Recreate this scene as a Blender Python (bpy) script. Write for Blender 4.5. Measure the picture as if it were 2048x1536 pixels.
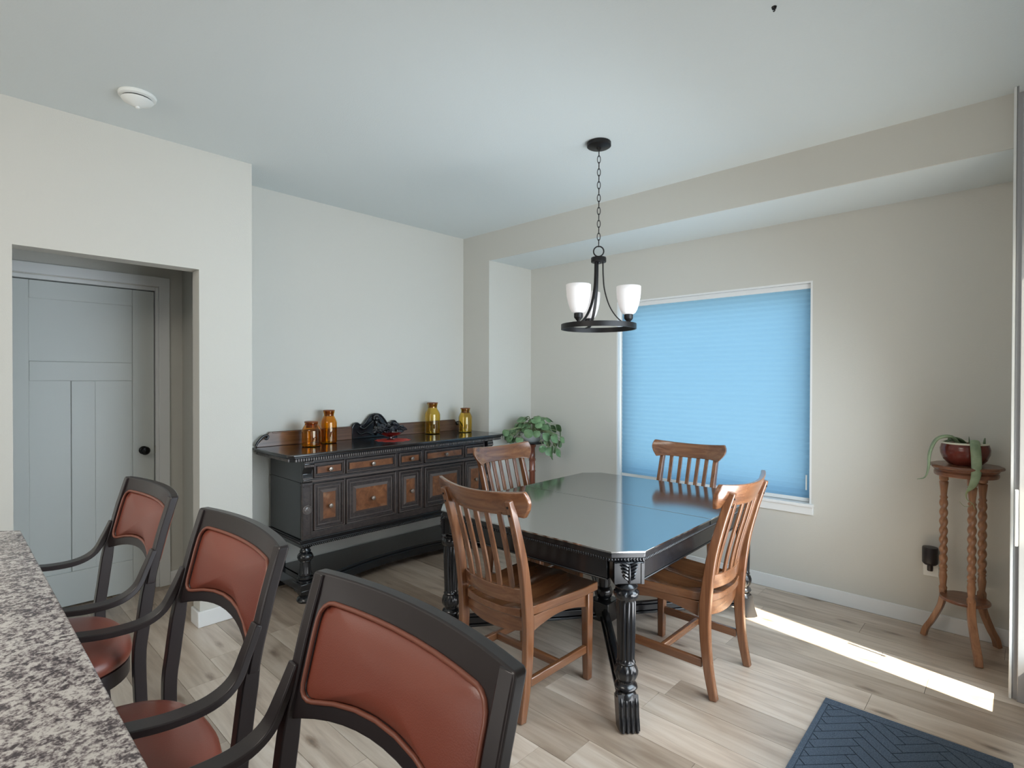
import bpy, bmesh, math, random
from mathutils import Vector, Matrix
PI = math.pi
for o in list(bpy.data.objects): bpy.data.objects.remove(o)
S = bpy.context.scene
COL = S.collection

# ------------------------------------------------------------------ camera, world, light
def srgb(r, g, b):
    f = lambda c: (c/255/12.92) if c/255 <= .04045 else ((c/255+.055)/1.055)**2.4
    return (f(r), f(g), f(b), 1)

CAM = Vector((3.8191, -3.3825, 1.4334))
_y, _p, _r = (math.radians(a) for a in (46.6845, -0.4581, 0.1253))
_F = Vector((-math.cos(_y), math.sin(_y), 0)); _R = Vector((math.sin(_y), math.cos(_y), 0)); _U = Vector((0, 0, 1))
F2 = _F*math.cos(_p)+_U*math.sin(_p); U2 = _U*math.cos(_p)-_F*math.sin(_p)
R3 = _R*math.cos(_r)+U2*math.sin(_r); U3 = U2*math.cos(_r)-_R*math.sin(_r)
cd = bpy.data.cameras.new('camera'); cam = bpy.data.objects.new('camera', cd); COL.objects.link(cam)
cd.sensor_width = 36; cd.sensor_fit = 'HORIZONTAL'; cd.lens = 1081.43/2048*36; cd.clip_start = .02
M = Matrix((R3, U3, -F2)).transposed().to_4x4(); M.translation = CAM
cam.matrix_world = M
S.camera = cam

W = bpy.data.worlds.new('world'); S.world = W; W.use_nodes = True
bg = W.node_tree.nodes['Background']
bg.inputs[0].default_value = (.78, .92, 1.0, 1); bg.inputs[1].default_value = 1.7

def sun(direction, strength, color, angle):
    l = bpy.data.lights.new('sun', 'SUN'); l.energy = strength; l.color = color; l.angle = math.radians(angle)
    o = bpy.data.objects.new('sun', l); COL.objects.link(o)
    o.rotation_euler = Vector(direction).to_track_quat('-Z', 'Y').to_euler(); return o
def area(name, loc, aim, sx, sy, power, color):
    l = bpy.data.lights.new(name, 'AREA'); l.shape = 'RECTANGLE'; l.size = sx; l.size_y = sy; l.energy = power; l.color = color
    o = bpy.data.objects.new(name, l); COL.objects.link(o); o.location = loc
    o.rotation_euler = (Vector(aim)-Vector(loc)).to_track_quat('-Z', 'Y').to_euler(); return o
sun((-1.0, .185, -1.42), 20.0, (1.0, .91, .74), .9)
area('patio_door_daylight', (3.855, -1.15, 1.05), (1.5, -1.15, .45), 1.9, 1.9, 54, (.74, .88, 1.0)).data.spread = math.radians(128)
area('patio_ground_bounce', (3.852, -1.15, .6), (1.7, -1.5, 2.0), 1.9, 1.0, 30, (.93, .96, 1.0)).data.spread = math.radians(140)
area('living_side_fill', (7.4, -4.7, 1.4), (0, -2.0, 1.4), 3.0, 2.2, 22, (.94, .97, 1.0))  # added fill from the living side, no window is built there
area('kitchen_side_fill', (1.8, -7.4, 1.3), (1.6, -1, 1.5), 2.6, 1.6, 34, (1.0, .985, .96))  # added fill from behind the camera, the back wall has no window
area('kitchen_warm_fill', (2.3, -4.2, 2.70), (2.0, -2.4, 0), 1.6, 1.0, 30, (1.0, .93, .84))  # made-up warm overhead fill for the stools and left floor

S.view_settings.view_transform = 'Standard'; S.view_settings.look = 'None'
S.view_settings.gamma = 1; S.view_settings.use_curve_mapping = False
S.view_settings.exposure = 0.35

# ------------------------------------------------------------------ materials
def newmat(name):
    m = bpy.data.materials.new(name); m.use_nodes = True
    nt = m.node_tree; b = nt.nodes['Principled BSDF']
    return m, nt, nt.nodes, nt.links, b
def setp(b, **k):
    for n, v in k.items():
        n = {'rough': 'Roughness', 'metal': 'Metallic', 'ior': 'IOR', 'coat': 'Coat Weight', 'coatr': 'Coat Roughness',
             'spec': 'Specular IOR Level', 'trans': 'Transmission Weight', 'coation': 'Coat IOR', 'sheen': 'Sheen Weight'}[n]
        b.inputs[n].default_value = v
def coords(N, L, scale=(1, 1, 1), kind='Object', rnd=True):
    tc = N.new('ShaderNodeTexCoord'); mp = N.new('ShaderNodeMapping'); mp.inputs['Scale'].default_value = scale
    L.new(tc.outputs[kind], mp.inputs['Vector'])
    if rnd:
        oi = N.new('ShaderNodeObjectInfo'); mu = N.new('ShaderNodeMath'); mu.operation = 'MULTIPLY'; mu.inputs[1].default_value = 37
        L.new(oi.outputs['Random'], mu.inputs[0]); L.new(mu.outputs[0], mp.inputs['Location'])
    return mp.outputs[0]
def noise(N, L, vec, scale, detail=4, rough=.6, dist=0):
    n = N.new('ShaderNodeTexNoise'); n.inputs['Scale'].default_value = scale; n.inputs['Detail'].default_value = detail
    n.inputs['Roughness'].default_value = rough; n.inputs['Distortion'].default_value = dist
    L.new(vec, n.inputs['Vector']); return n.outputs['Fac']
def ramp(N, L, fac, stops):
    r = N.new('ShaderNodeValToRGB'); e = r.color_ramp.elements
    while len(e) < len(stops): e.new(.5)
    for i, (p, c) in enumerate(stops): e[i].position = p; e[i].color = c
    L.new(fac, r.inputs['Fac']); return r.outputs['Color']
def bump(N, L, b, h, strength, dist=.01):
    bp = N.new('ShaderNodeBump'); bp.inputs['Strength'].default_value = strength; bp.inputs['Distance'].default_value = dist
    L.new(h, bp.inputs['Height']); L.new(bp.outputs[0], b.inputs['Normal'])
def plain(name, c, rough=.5, bumpscale=None, bumpstr=.1, **k):
    m, nt, N, L, b = newmat(name); b.inputs['Base Color'].default_value = c; setp(b, rough=rough, **k)
    if bumpscale:
        bump(N, L, b, noise(N, L, coords(N, L, rnd=False), bumpscale, 3), bumpstr)
    return m
def wood(name, cols, axis='Z', scale=1.0, rough=.35, coat=.3, bumpstr=.05, fine=1):
    m, nt, N, L, b = newmat(name)
    sc = {'X': (1.2, 22, 22), 'Y': (22, 1.2, 22), 'Z': (22, 22, 1.2)}[axis]
    v = coords(N, L, tuple(s*scale for s in sc))
    f = noise(N, L, v, 1.6, 6, .65, .6)
    c = ramp(N, L, f, [(.25, cols[0]), (.5, cols[1]), (.75, cols[2])])
    L.new(c, b.inputs['Base Color']); setp(b, rough=rough, coat=coat, coatr=.15)
    bump(N, L, b, f, bumpstr, .003)
    return m

MAT = {}
MAT['wall'] = plain('wall_paint', srgb(202, 200, 192), .75, 160, .10)
MAT['ceiling'] = plain('ceiling_paint', srgb(213, 219, 218), .85, 120, .12)
MAT['trim'] = plain('white_trim_paint', srgb(226, 227, 226), .35)
MAT['door'] = plain('white_door_paint', srgb(206, 210, 207), .4)
MAT['subfloor'] = plain('subfloor_gap', srgb(96, 84, 72), .8)
MAT['bronze'] = plain('oil_rubbed_bronze', srgb(38, 36, 36), .42, metal=.6)
MAT['grey_frame'] = plain('grey_door_frame', srgb(160, 161, 163), .5)
MAT['gap_shade'] = plain('dark_joint_shadow_gap', srgb(10, 10, 10), .9)
MAT['silvered'] = plain('silvery_rubbed_carving', srgb(98, 91, 88), .3, coat=.4)
MAT['black_knob'] = plain('black_door_knob', srgb(12, 11, 10), .2, metal=.5)
MAT['steel'] = plain('satin_nickel', srgb(200, 198, 190), .25, metal=1)
MAT['white_plastic'] = plain('white_plastic', srgb(228, 230, 226), .3)
MAT['black_plastic'] = plain('black_plastic', srgb(34, 30, 32), .35)
MAT['soil'] = plain('potting_soil', srgb(45, 38, 30), .95, 60, .8)

# plank floor
m, nt, N, L, b = newmat('oak_plank'); MAT['plank'] = m
v = coords(N, L, (1.3, 16, 16)); v2 = coords(N, L, (1.1, 5.5, 1)); v3 = coords(N, L, (4, 60, 10))
f1 = noise(N, L, v, 1.5, 6, .6, .5); f2 = noise(N, L, v2, 1.5, 3, .5, 1.2); f3 = noise(N, L, v3, 2, 3, .6)
c1 = ramp(N, L, f1, [(.28, srgb(188, 172, 156)), (.5, srgb(216, 204, 190)), (.72, srgb(234, 226, 216))])
c2 = ramp(N, L, f2, [(.24, srgb(158, 140, 122)), (.46, srgb(236, 231, 226)), (.8, srgb(255, 255, 255))])
mx = N.new('ShaderNodeMixRGB'); mx.blend_type = 'MULTIPLY'; mx.inputs[0].default_value = .65
L.new(c1, mx.inputs[1]); L.new(c2, mx.inputs[2])
oi = N.new('ShaderNodeObjectInfo')
rt = ramp(N, L, oi.outputs['Random'], [(0, srgb(208, 200, 192)), (.5, srgb(238, 232, 226)), (1, srgb(255, 250, 246))])
mx2 = N.new('ShaderNodeMixRGB'); mx2.blend_type = 'MULTIPLY'; mx2.inputs[0].default_value = 1
L.new(mx.outputs[0], mx2.inputs[1]); L.new(rt, mx2.inputs[2])
# knots
vk = coords(N, L, (3.0, 9.0, .01)); vo = N.new('ShaderNodeTexVoronoi'); vo.inputs['Scale'].default_value = .9; L.new(vk, vo.inputs['Vector'])
nk = noise(N, L, coords(N, L, (12, 40, 1)), 2, 4, .7)
ad = N.new('ShaderNodeMath'); ad.operation = 'MULTIPLY_ADD'; ad.inputs[1].default_value = .16; L.new(nk, ad.inputs[0]); L.new(vo.outputs['Distance'], ad.inputs[2])
kc = ramp(N, L, ad.outputs[0], [(.115, srgb(78, 64, 54)), (.165, srgb(176, 158, 144)), (.27, srgb(255, 255, 255))])
mx3 = N.new('ShaderNodeMixRGB'); mx3.blend_type = 'MULTIPLY'; mx3.inputs[0].default_value = .8
L.new(mx2.outputs[0], mx3.inputs[1]); L.new(kc, mx3.inputs[2])
L.new(mx3.outputs[0], b.inputs['Base Color']); setp(b, rough=.36, ior=2.1)
bump(N, L, b, f3, .08, .002)

# furniture woods
oakc = [srgb(80, 48, 29), srgb(114, 72, 45), srgb(142, 97, 64)]
for ax in 'XYZ': MAT['oak'+ax] = wood('honey_oak_'+ax.lower(), oakc if ax != 'Y' else [srgb(98, 62, 38), srgb(114, 73, 46), srgb(130, 87, 56)], ax, rough=.26, coat=.75)
MAT['stand'] = wood('stand_brown_wood', [srgb(112, 74, 50), srgb(150, 106, 76), srgb(172, 126, 92)], 'Z', rough=.35)
MAT['standX'] = wood('stand_brown_wood_top', [srgb(86, 52, 36), srgb(118, 76, 54), srgb(140, 94, 68)], 'X', rough=.3)
MAT['mahog'] = wood('reddish_brown_pole', [srgb(84, 42, 30), srgb(118, 64, 46), srgb(140, 80, 60)], 'Z', rough=.25, coat=.6)
MAT['black_wood'] = plain('black_lacquered_wood', srgb(20, 21, 24), .24, coat=.3, coatr=.12)
# table top: polished black with a strong sheen
m, nt, N, L, b = newmat('polished_black_tabletop'); MAT['tabletop'] = m
b.inputs['Base Color'].default_value = srgb(34, 33, 34); setp(b, rough=.11, ior=7.0)
bump(N, L, b, noise(N, L, coords(N, L, (1, 20, 1)), 4, 3), .03, .002)
MAT['top_gloss'] = plain('sideboard_top_gloss', srgb(30, 26, 25), .13, ior=1.9)
MAT['dark_brown'] = wood('dark_brown_wood', [srgb(34, 28, 27), srgb(52, 44, 42), srgb(74, 63, 59)], 'X', rough=.38, coat=.25)
MAT['rubbed'] = plain('rubbed_moulding_edge', srgb(84, 73, 69), .28, coat=.5)
# burl
m, nt, N, L, b = newmat('burl_veneer'); MAT['burl'] = m
v = coords(N, L, (1, 1, 1)); f = noise(N, L, v, 16, 5, .6, 1.0)
L.new(ramp(N, L, f, [(.25, srgb(76, 44, 28)), (.5, srgb(112, 70, 44)), (.75, srgb(142, 94, 60))]), b.inputs['Base Color']); setp(b, rough=.3, coat=.4)
MAT['back_brown'] = wood('backsplash_brown', [srgb(66, 46, 36), srgb(96, 70, 56), srgb(118, 88, 72)], 'Y', rough=.3)
# leather
m, nt, N, L, b = newmat('brown_leather'); MAT['leather'] = m
v = coords(N, L); f = noise(N, L, v, 3, 2)
L.new(ramp(N, L, f, [(.3, srgb(116, 56, 42)), (.7, srgb(130, 66, 50))]), b.inputs['Base Color']); setp(b, rough=.36, spec=.6)
vo = N.new('ShaderNodeTexVoronoi'); vo.inputs['Scale'].default_value = 420; L.new(v, vo.inputs['Vector']); bump(N, L, b, vo.outputs['Distance'], .12, .001)
MAT['piping'] = plain('leather_piping', srgb(128, 76, 60), .35)
MAT['stool_frame'] = plain('dark_stool_metal', srgb(40, 33, 34), .33, ior=1.5)
# granite
m, nt, N, L, b = newmat('speckled_granite'); MAT['granite'] = m
v = coords(N, L, (1, 1, 1), rnd=False)
na = noise(N, L, v, 75, 5, .7, .4); nb = noise(N, L, v, 190, 3, .6); nc = noise(N, L, v, 26, 3, .5)
a1 = N.new('ShaderNodeMath'); a1.operation = 'MULTIPLY_ADD'; a1.inputs[1].default_value = .45; L.new(nb, a1.inputs[0]); L.new(na, a1.inputs[2])
a2 = N.new('ShaderNodeMath'); a2.operation = 'MULTIPLY_ADD'; a2.inputs[1].default_value = .3; L.new(nc, a2.inputs[0]); L.new(a1.outputs[0], a2.inputs[2])
L.new(ramp(N, L, a2.outputs[0], [(.74, srgb(62, 54, 58)), (.81, srgb(112, 102, 104)), (.88, srgb(166, 158, 156)), (.97, srgb(208, 203, 199))]), b.inputs['Base Color'])
setp(b, rough=.22)
# carpet mat
m, nt, N, L, b = newmat('charcoal_blue_mat'); MAT['mat'] = m
v = coords(N, L); f = noise(N, L, v, 260, 3, .7)
L.new(ramp(N, L, f, [(.3, srgb(46, 58, 72)), (.7, srgb(92, 106, 122))]), b.inputs['Base Color']); setp(b, rough=.95); bump(N, L, b, f, .5, .003)
# glass etc
m, nt, N, L, b = newmat('amber_glass'); MAT['amber'] = m
b.inputs['Base Color'].default_value = (.92, .52, .04, 1); setp(b, rough=.03, trans=1, ior=1.45)
m, nt, N, L, b = newmat('yellow_amber_glass'); MAT['yellow'] = m
b.inputs['Base Color'].default_value = (.93, .74, .22, 1); setp(b, rough=.03, trans=1, ior=1.45)
MAT['amber_lid'] = plain('amber_stopper', srgb(120, 66, 30), .3)
m, nt, N, L, b = newmat('clear_glass'); MAT['glass'] = m
b.inputs['Base Color'].default_value = (1, 1, 1, 1); setp(b, rough=0, trans=1, ior=1.02)
# lit frosted shade
m, nt, N, L, b = newmat('frosted_lamp_glass'); MAT['shade'] = m
b.inputs['Base Color'].default_value = srgb(214, 210, 208); setp(b, rough=.4)
b.inputs['Emission Color'].default_value = (1, .95, .92, 1); b.inputs['Emission Strength'].default_value = .16
# blind fabric
m, nt, N, L, b = newmat('blue_cellular_fabric'); MAT['blind'] = m
N.remove(b); out = N['Material Output']
tr = N.new('ShaderNodeBsdfTranslucent'); tr.inputs[0].default_value = (.165, .335, .50, 1)
df = N.new('ShaderNodeBsdfDiffuse'); df.inputs[0].default_value = (.36, .55, .70, 1)
mi = N.new('ShaderNodeMixShader'); mi.inputs[0].default_value = .25
L.new(tr.outputs[0], mi.inputs[1]); L.new(df.outputs[0], mi.inputs[2]); L.new(mi.outputs[0], out.inputs[0])
# plants
def leafmat(name, a, bb, rough=.45):
    m, nt, N, L, b = newmat(name); f = noise(N, L, coords(N, L), 14, 3)
    L.new(ramp(N, L, f, [(.3, a), (.7, bb)]), b.inputs['Base Color']); setp(b, rough=rough); return m
MAT['leaf'] = leafmat('round_leaf_green', srgb(70, 104, 66), srgb(124, 154, 112))
MAT['stem'] = plain('pale_stem', srgb(140, 150, 110), .5)
MAT['aloe'] = leafmat('grey_green_succulent', srgb(112, 130, 100), srgb(150, 166, 134))
MAT['aloe_dark'] = leafmat('dark_succulent', srgb(58, 78, 52), srgb(92, 108, 78))
MAT['pot'] = leafmat('oxblood_glaze', srgb(84, 34, 28), srgb(116, 52, 42), .18)
MAT['cream'] = plain('cream_glaze', srgb(222, 218, 200), .25)
MAT['porcelain'] = plain('white_porcelain', srgb(222, 228, 228), .15)
MAT['petal'] = plain('dark_glossy_petals', srgb(46, 48, 54), .25)
MAT['red_glass'] = plain('dark_red_bowl', srgb(72, 12, 14), .1, coat=1)
MAT['red_lace'] = plain('red_lace', srgb(196, 62, 50), .7)
MAT['ground'] = plain('patio_concrete', srgb(176, 172, 166), .9)

# ------------------------------------------------------------------ mesh helpers
class MB:
    def __init__(s): s.v = []; s.f = []
    def add(s, vs, fs):
        o = len(s.v); s.v += [tuple(v) for v in vs]; s.f += [tuple(i+o for i in f) for f in fs]; return s
    def box(s, x0, x1, y0, y1, z0, z1):
        vs = [(x, y, z) for z in (z0, z1) for y in (y0, y1) for x in (x0, x1)]
        return s.add(vs, [(0, 2, 3, 1), (4, 5, 7, 6), (0, 1, 5, 4), (2, 6, 7, 3), (0, 4, 6, 2), (1, 3, 7, 5)])
    def prism(s, poly, a, b, axis='z'):
        """poly of 2D points extruded from a to b along axis; (x,y) for z, (y,z) for x, (x,z) for y"""
        def P(p, t): return {'z': (p[0], p[1], t), 'x': (t, p[0], p[1]), 'y': (p[0], t, p[1])}[axis]
        n = len(poly); vs = [P(p, a) for p in poly]+[P(p, b) for p in poly]
        fs = [tuple(range(n))[::-1], tuple(range(n, 2*n))]+[(i, (i+1) % n, n+(i+1) % n, n+i) for i in range(n)]
        return s.add(vs, fs)
    def rev(s, prof, n=24, c=(0, 0, 0), fn=None, cap=True):
        vs = []
        for r, z in prof:
            for k in range(n):
                t = 2*PI*k/n; rr = fn(t, z, r) if fn else r
                vs.append((c[0]+rr*math.cos(t), c[1]+rr*math.sin(t), c[2]+z))
        fs = [(i*n+k, i*n+(k+1) % n, (i+1)*n+(k+1) % n, (i+1)*n+k) for i in range(len(prof)-1) for k in range(n)]
        if cap: fs += [tuple(range(n))[::-1], tuple(range((len(prof)-1)*n, len(prof)*n))]
        return s.add(vs, fs)
    def sweep(s, path, A, wa, wb, roundness=0):
        """bar of rectangular section along a path; wa wide along fixed vector A, wb wide across"""
        A = Vector(A).normalized(); path = [Vector(p) for p in path]; n = len(path); vs = []
        for i, p in enumerate(path):
            t = (path[min(i+1, n-1)]-path[max(i-1, 0)]).normalized(); Bv = A.cross(t).normalized()
            a = (wa[i] if isinstance(wa, (list, tuple)) else wa)/2; b = (wb[i] if isinstance(wb, (list, tuple)) else wb)/2
            for sa, sb in ((-1, -1), (1, -1), (1, 1), (-1, 1)): vs.append(p+A*a*sa+Bv*b*sb)
        fs = [(i*4+k, i*4+(k+1) % 4, i*4+4+(k+1) % 4, i*4+4+k) for i in range(n-1) for k in range(4)]
        fs += [(3, 2, 1, 0), tuple(range(4*n-4, 4*n))]
        return s.add(vs, fs)
    def tube(s, path, r, n=10, flat=1.0, closed=False):
        path = [Vector(p) for p in path]; m = len(path); vs = []; up = None
        for i, p in enumerate(path):
            if closed: t = (path[(i+1) % m]-path[i-1]).normalized()
            else: t = (path[min(i+1, m-1)]-path[max(i-1, 0)]).normalized()
            if up is None: up = Vector((0, 0, 1)) if abs(t.z) < .9 else Vector((1, 0, 0))
            a = (up-t*up.dot(t)).normalized(); up = a; b = t.cross(a)
            rr = r[i] if isinstance(r, (list, tuple)) else r
            for k in range(n): q = 2*PI*k/n; vs.append(p+a*rr*flat*math.cos(q)+b*rr*math.sin(q))
        e = m if closed else m-1
        fs = [(i*n+k, i*n+(k+1) % n, ((i+1) % m)*n+(k+1) % n, ((i+1) % m)*n+k) for i in range(e) for k in range(n)]
        if not closed: fs += [tuple(range(n))[::-1], tuple(range((m-1)*n, m*n))]
        return s.add(vs, fs)
    def grid(s, fn, nu, nv, thick=None):
        """closed sheet: fn(u,v,side) with side 0 = back, 1 = front"""
        vs = [fn(i/nu, j/nv, 1) for j in range(nv+1) for i in range(nu+1)]+[fn(i/nu, j/nv, 0) for j in range(nv+1) for i in range(nu+1)]
        K = (nu+1)*(nv+1); I = lambda i, j: j*(nu+1)+i; fs = []
        for j in range(nv):
            for i in range(nu):
                q = (I(i, j), I(i+1, j), I(i+1, j+1), I(i, j+1)); fs += [q, tuple(K+a for a in q[::-1])]
        bd = [I(i, 0) for i in range(nu)]+[I(nu, j) for j in range(nv)]+[I(i, nv) for i in range(nu, 0, -1)]+[I(0, j) for j in range(nv, 0, -1)]
        for a, b in zip(bd, bd[1:]+bd[:1]): fs.append((b, a, K+a, K+b))
        return s.add(vs, fs)
    def ball(s, c, rx, ry, rz, n=12, m=8):
        prof = [(math.sin(PI*i/m), -math.cos(PI*i/m)) for i in range(m+1)]; prof[0] = (.02, -1); prof[-1] = (.02, 1)
        vs = []; 
        for r, z in prof:
            for k in range(n): t = 2*PI*k/n; vs.append((c[0]+rx*r*math.cos(t), c[1]+ry*r*math.sin(t), c[2]+rz*z))
        fs = [(i*n+k, i*n+(k+1) % n, (i+1)*n+(k+1) % n, (i+1)*n+k) for i in range(m) for k in range(n)]
        fs += [tuple(range(n))[::-1], tuple(range(m*n, m*n+n))]
        return s.add(vs, fs)
    def xf(s, mat):
        s.v = [tuple(mat @ Vector(v)) for v in s.v]; return s
    def mesh(s, name, mat, smooth=None):
        me = bpy.data.meshes.new(name); me.from_pydata(s.v, [], s.f)
        bm = bmesh.new(); bm.from_mesh(me); bmesh.ops.recalc_face_normals(bm, faces=bm.faces); bm.to_mesh(me); bm.free()
        me.materials.append(MAT[mat] if isinstance(mat, str) else mat)
        if smooth is not None:
            me.shade_smooth(); me.set_sharp_from_angle(angle=math.radians(smooth))
        return me
    def build(s, name, mat, parent=None, smooth=None, bev=0, seg=2, loc=None, sub=0):
        o = bpy.data.objects.new(name, s.mesh(name, mat, smooth)); COL.objects.link(o)
        if parent: o.parent = parent
        if loc: o.location = loc
        if bev:
            b = o.modifiers.new('bevel', 'BEVEL'); b.width = bev; b.segments = seg; b.limit_method = 'ANGLE'; b.angle_limit = math.radians(35)
            b.harden_normals = False
            if smooth is None: o.data.shade_smooth(); o.data.set_sharp_from_angle(angle=math.radians(40))
        if sub:
            q = o.modifiers.new('subdivision', 'SUBSURF'); q.levels = sub; q.render_levels = sub
        return o
def tag(o, label=None, cat=None, group=None, kind=None):
    for k, v in (('label', label), ('category', cat), ('group', group), ('kind', kind)):
        if v: o[k] = v
    return o
def thing(name, label, cat, loc=(0, 0, 0), rz=0, group=None):
    o = bpy.data.objects.new(name, None); COL.objects.link(o); o.location = loc; o.rotation_euler = (0, 0, rz)
    o.empty_display_size = .1
    return tag(o, label, cat, group)
def copy_tree(o, parent=None):
    c = o.copy(); COL.objects.link(c); c.parent = parent
    for ch in list(o.children): copy_tree(ch, c)
    return c
def lerp(a, b, t): return a+(b-a)*t
def curve(pts, n):
    """Catmull-Rom through points"""
    P = [Vector(p) for p in pts]; P = [2*P[0]-P[1]]+P+[2*P[-1]-P[-2]]; out = []
    for i in range(1, len(P)-2):
        for k in range(n):
            t = k/n; a, b, c, d = P[i-1:i+3]
            out.append(.5*((2*b)+(c-a)*t+(2*a-5*b+4*c-d)*t*t+(3*b-a-3*c+d)*t**3))
    out.append(P[-2]); return out

# ------------------------------------------------------------------ setting
H = 2.75; XL = .376; ZA = 2.50; YA = .567; XS = .346; XR = 3.787
def struct(name, mb, mat, **k): return tag(mb.build(name, mat, **k), kind='structure')

# floor: a base under single planks
floor = struct('floor', MB().prism([(-1.2, -8.2), (8.2, -8.2), (8.2, -2.62), (3.95, -2.62), (3.95, .9), (-1.2, .9)], -.06, -.0125), 'subfloor')
PW, PL = .165, 1.22
pm = MB().box(0, PL-.0015, 0, PW-.0015, -.012, 0)
plank_mesh = pm.mesh('plank', 'plank')
rng = random.Random(7)
def clipplank(x0, x1, y0, y1):
    return MB().box(x0, x1, y0, y1, -.012, 0)
row = 0; y = .567+.13
while y > -3.45:
    y0 = y-PW; off = rng.random()*PL
    x = 3.95-off+PL
    xs = []
    while x > -.62:
        x0 = x-PL
        a, b_ = max(x0, -.62), min(x-.0008, 3.95)
        if b_-a > .05:
            if a == x0 and b_ == x-.0008:
                o = bpy.data.objects.new('plank', plank_mesh); COL.objects.link(o); o.location = (x0, y0, 0); o.parent = floor
            else:
                o = MB().box(0, b_-a-.0007, 0, PW-.0015, -.012, 0).build('plank', 'plank', floor); o.location = (a, y0, 0)
        x = x0
    y = y0
ybot = y
rest = MB()
while y > -8:
    y0 = y-PW; x = 8-rng.random()*PL
    rest.box(x, 8, y0, y-.0008, -.012, 0)
    while x > -.6:
        rest.box(max(-.6, x-PL), x-.0008, y0, y-.0008, -.012, 0); x -= PL
    y = y0
yy = .5
while yy > ybot:
    if yy < -2.6: rest.box(3.951, 5.2, yy-PW, yy-.0008, -.012, 0); rest.box(5.201, 8, yy-PW, yy-.0008, -.012, 0)
    yy -= PW
tag(rest.build('plank_field', 'plank', floor), kind='stuff')

# ceiling with raised part and lowered alcove ceiling
ceiling = struct('ceiling', MB().prism([(-1.2, -8.2), (8.2, -8.2), (8.2, -2.62), (3.95, -2.62), (3.95, .9), (-1.2, .9)], H, H+.12), 'ceiling')
struct('ceiling_alcove', MB().box(XS-.15, 3.95, .012, YA+.2, ZA, H-.001), 'ceiling')
# plain soffit face (wall coloured) in front of the alcove ceiling block
struct('wall_soffit', MB().box(XS, 3.95, 0, .012, ZA, H), 'wall')

# buffet wall, its corner pier and the alcove sides
struct('wall_sideboard', MB().box(-.15, 0, -2.06, .2, 0, H), 'wall')
struct('wall_pier', MB().box(0, XS, 0, YA+.2, 0, H), 'wall')
# window wall with opening
WX0, WX1, WZ0, WZ1 = 1.316, 2.8135, .605, 2.09
mb = MB()
mb.box(XS, WX0, YA, YA+.2, 0, ZA); mb.box(WX1, 3.95, YA, YA+.2, 0, ZA)
mb.box(WX0, WX1, YA, YA+.2, 0, WZ0); mb.box(WX0, WX1, YA, YA+.2, WZ1, ZA)
struct('wall_window', mb, 'wall')
# bump wall with door opening
D0, D1, DZ = -3.144, -2.353, 2.063
mb = MB()
mb.box(.26, XL, D1, -2.06, 0, H); mb.box(.26, XL, -8, D0, 0, H); mb.box(.26, XL, D0, D1, DZ, H)
mb.box(-.15, .26, -2.2, -2.06, 0, H)
struct('wall_left', mb, 'wall')
# niche behind the opening
mb = MB()
mb.box(-.62, -.5, -8, -3.165, 0, H); mb.box(-.62, -.5, -2.335, -2.2, 0, H); mb.box(-.62, -.5, -3.165, -2.335, 2.06, H)
mb.box(-.62, -.15, -2.2, -2.06, 0, H)
mb.box(-.5, .26, -4.1, -4.0, 0, H); mb.box(-.75, -.62, -3.4, -2.06, 0, H)
struct('wall_niche', mb, 'wall')
# right wall with patio door, the living area beyond and the back wall
mb = MB()
mb.box(3.80, 3.95, -.06, YA+.0, 0, H)
mb.box(3.86, 3.95, -.09, -.06, 0, H)
mb.box(3.86, 3.95, -2.1, -.09, 2.08, H); mb.box(3.86, 3.95, -2.75, -2.1, 0, H); mb.box(3.95, 8.1, -2.75, -2.62, 0, H)
struct('wall_right', mb, 'wall')
mb = MB()
mb.box(8.0, 8.12, -8, -2.6, 0, H)
mb.box(-.62, 8.1, -8.12, -8, 0, H)
struct('wall_back', mb, 'wall')

# door in the niche
dcas = MB()
dcas.box(-.5, -.482, -2.345, -2.28, 0, 2.13); dcas.box(-.5, -.482, -3.22, -3.155, 0, 2.13); dcas.box(-.5, -.481, -3.22, -2.28, 2.065, 2.13)
dcas.box(-.56, -.5, -2.362, -2.336, 0, 2.06); dcas.box(-.56, -.5, -3.165, -3.139, 0, 2.06); dcas.box(-.56, -.5, -3.139, -2.362, 2.035, 2.06)
struct('trim_1', dcas, 'trim', bev=.003)
door = tag(bpy.data.objects.new('door_1', None), kind='structure'); COL.objects.link(door)
dy0, dy1 = -3.135, -2.366
mb = MB().box(-.55, -.527, dy0, dy1, .008, 2.03)
mb.build('door_leaf', 'door', door)
fr = MB()
st = .125
fr.box(-.527, -.517, dy0, dy0+st, .008, 2.03); fr.box(-.527, -.517, dy1-st, dy1, .008, 2.03)
fr.box(-.527, -.517, dy0+st, dy1-st, .008, .22); fr.box(-.527, -.517, dy0+st, dy1-st, 1.42, 1.54); fr.box(-.527, -.517, dy0+st, dy1-st, 1.92, 2.03)
fr.box(-.527, -.517, -2.812, -2.69, .22, 1.42)
fr.build('door_frame_rails', 'door', door, bev=.0035)
for (a, b_, c, d) in ((dy0+st, -2.812, .22, 1.42), (-2.69, dy1-st, .22, 1.42), (dy0+st, dy1-st, 1.54, 1.92)):
    MB().box(-.5275, -.5255, a+.002, b_-.002, c+.002, d-.002).build('panel', 'door', door)
kb = MB().rev([(.026, 0), (.028, .004), (.026, .008), (.011, .012), (.010, .03), (.018, .036), (.027, .046), (.028, .056), (.022, .064), (.006, .067)], 20)
kb.xf(Matrix.Rotation(PI/2, 4, 'Y')); kb.build('door_knob', 'black_knob', door, 40, loc=(-.517, -2.43, .95))
MB().box(-.518, -.506, -2.366, -2.3605, .925, .975).build('strike_plate', 'steel', door)

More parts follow.
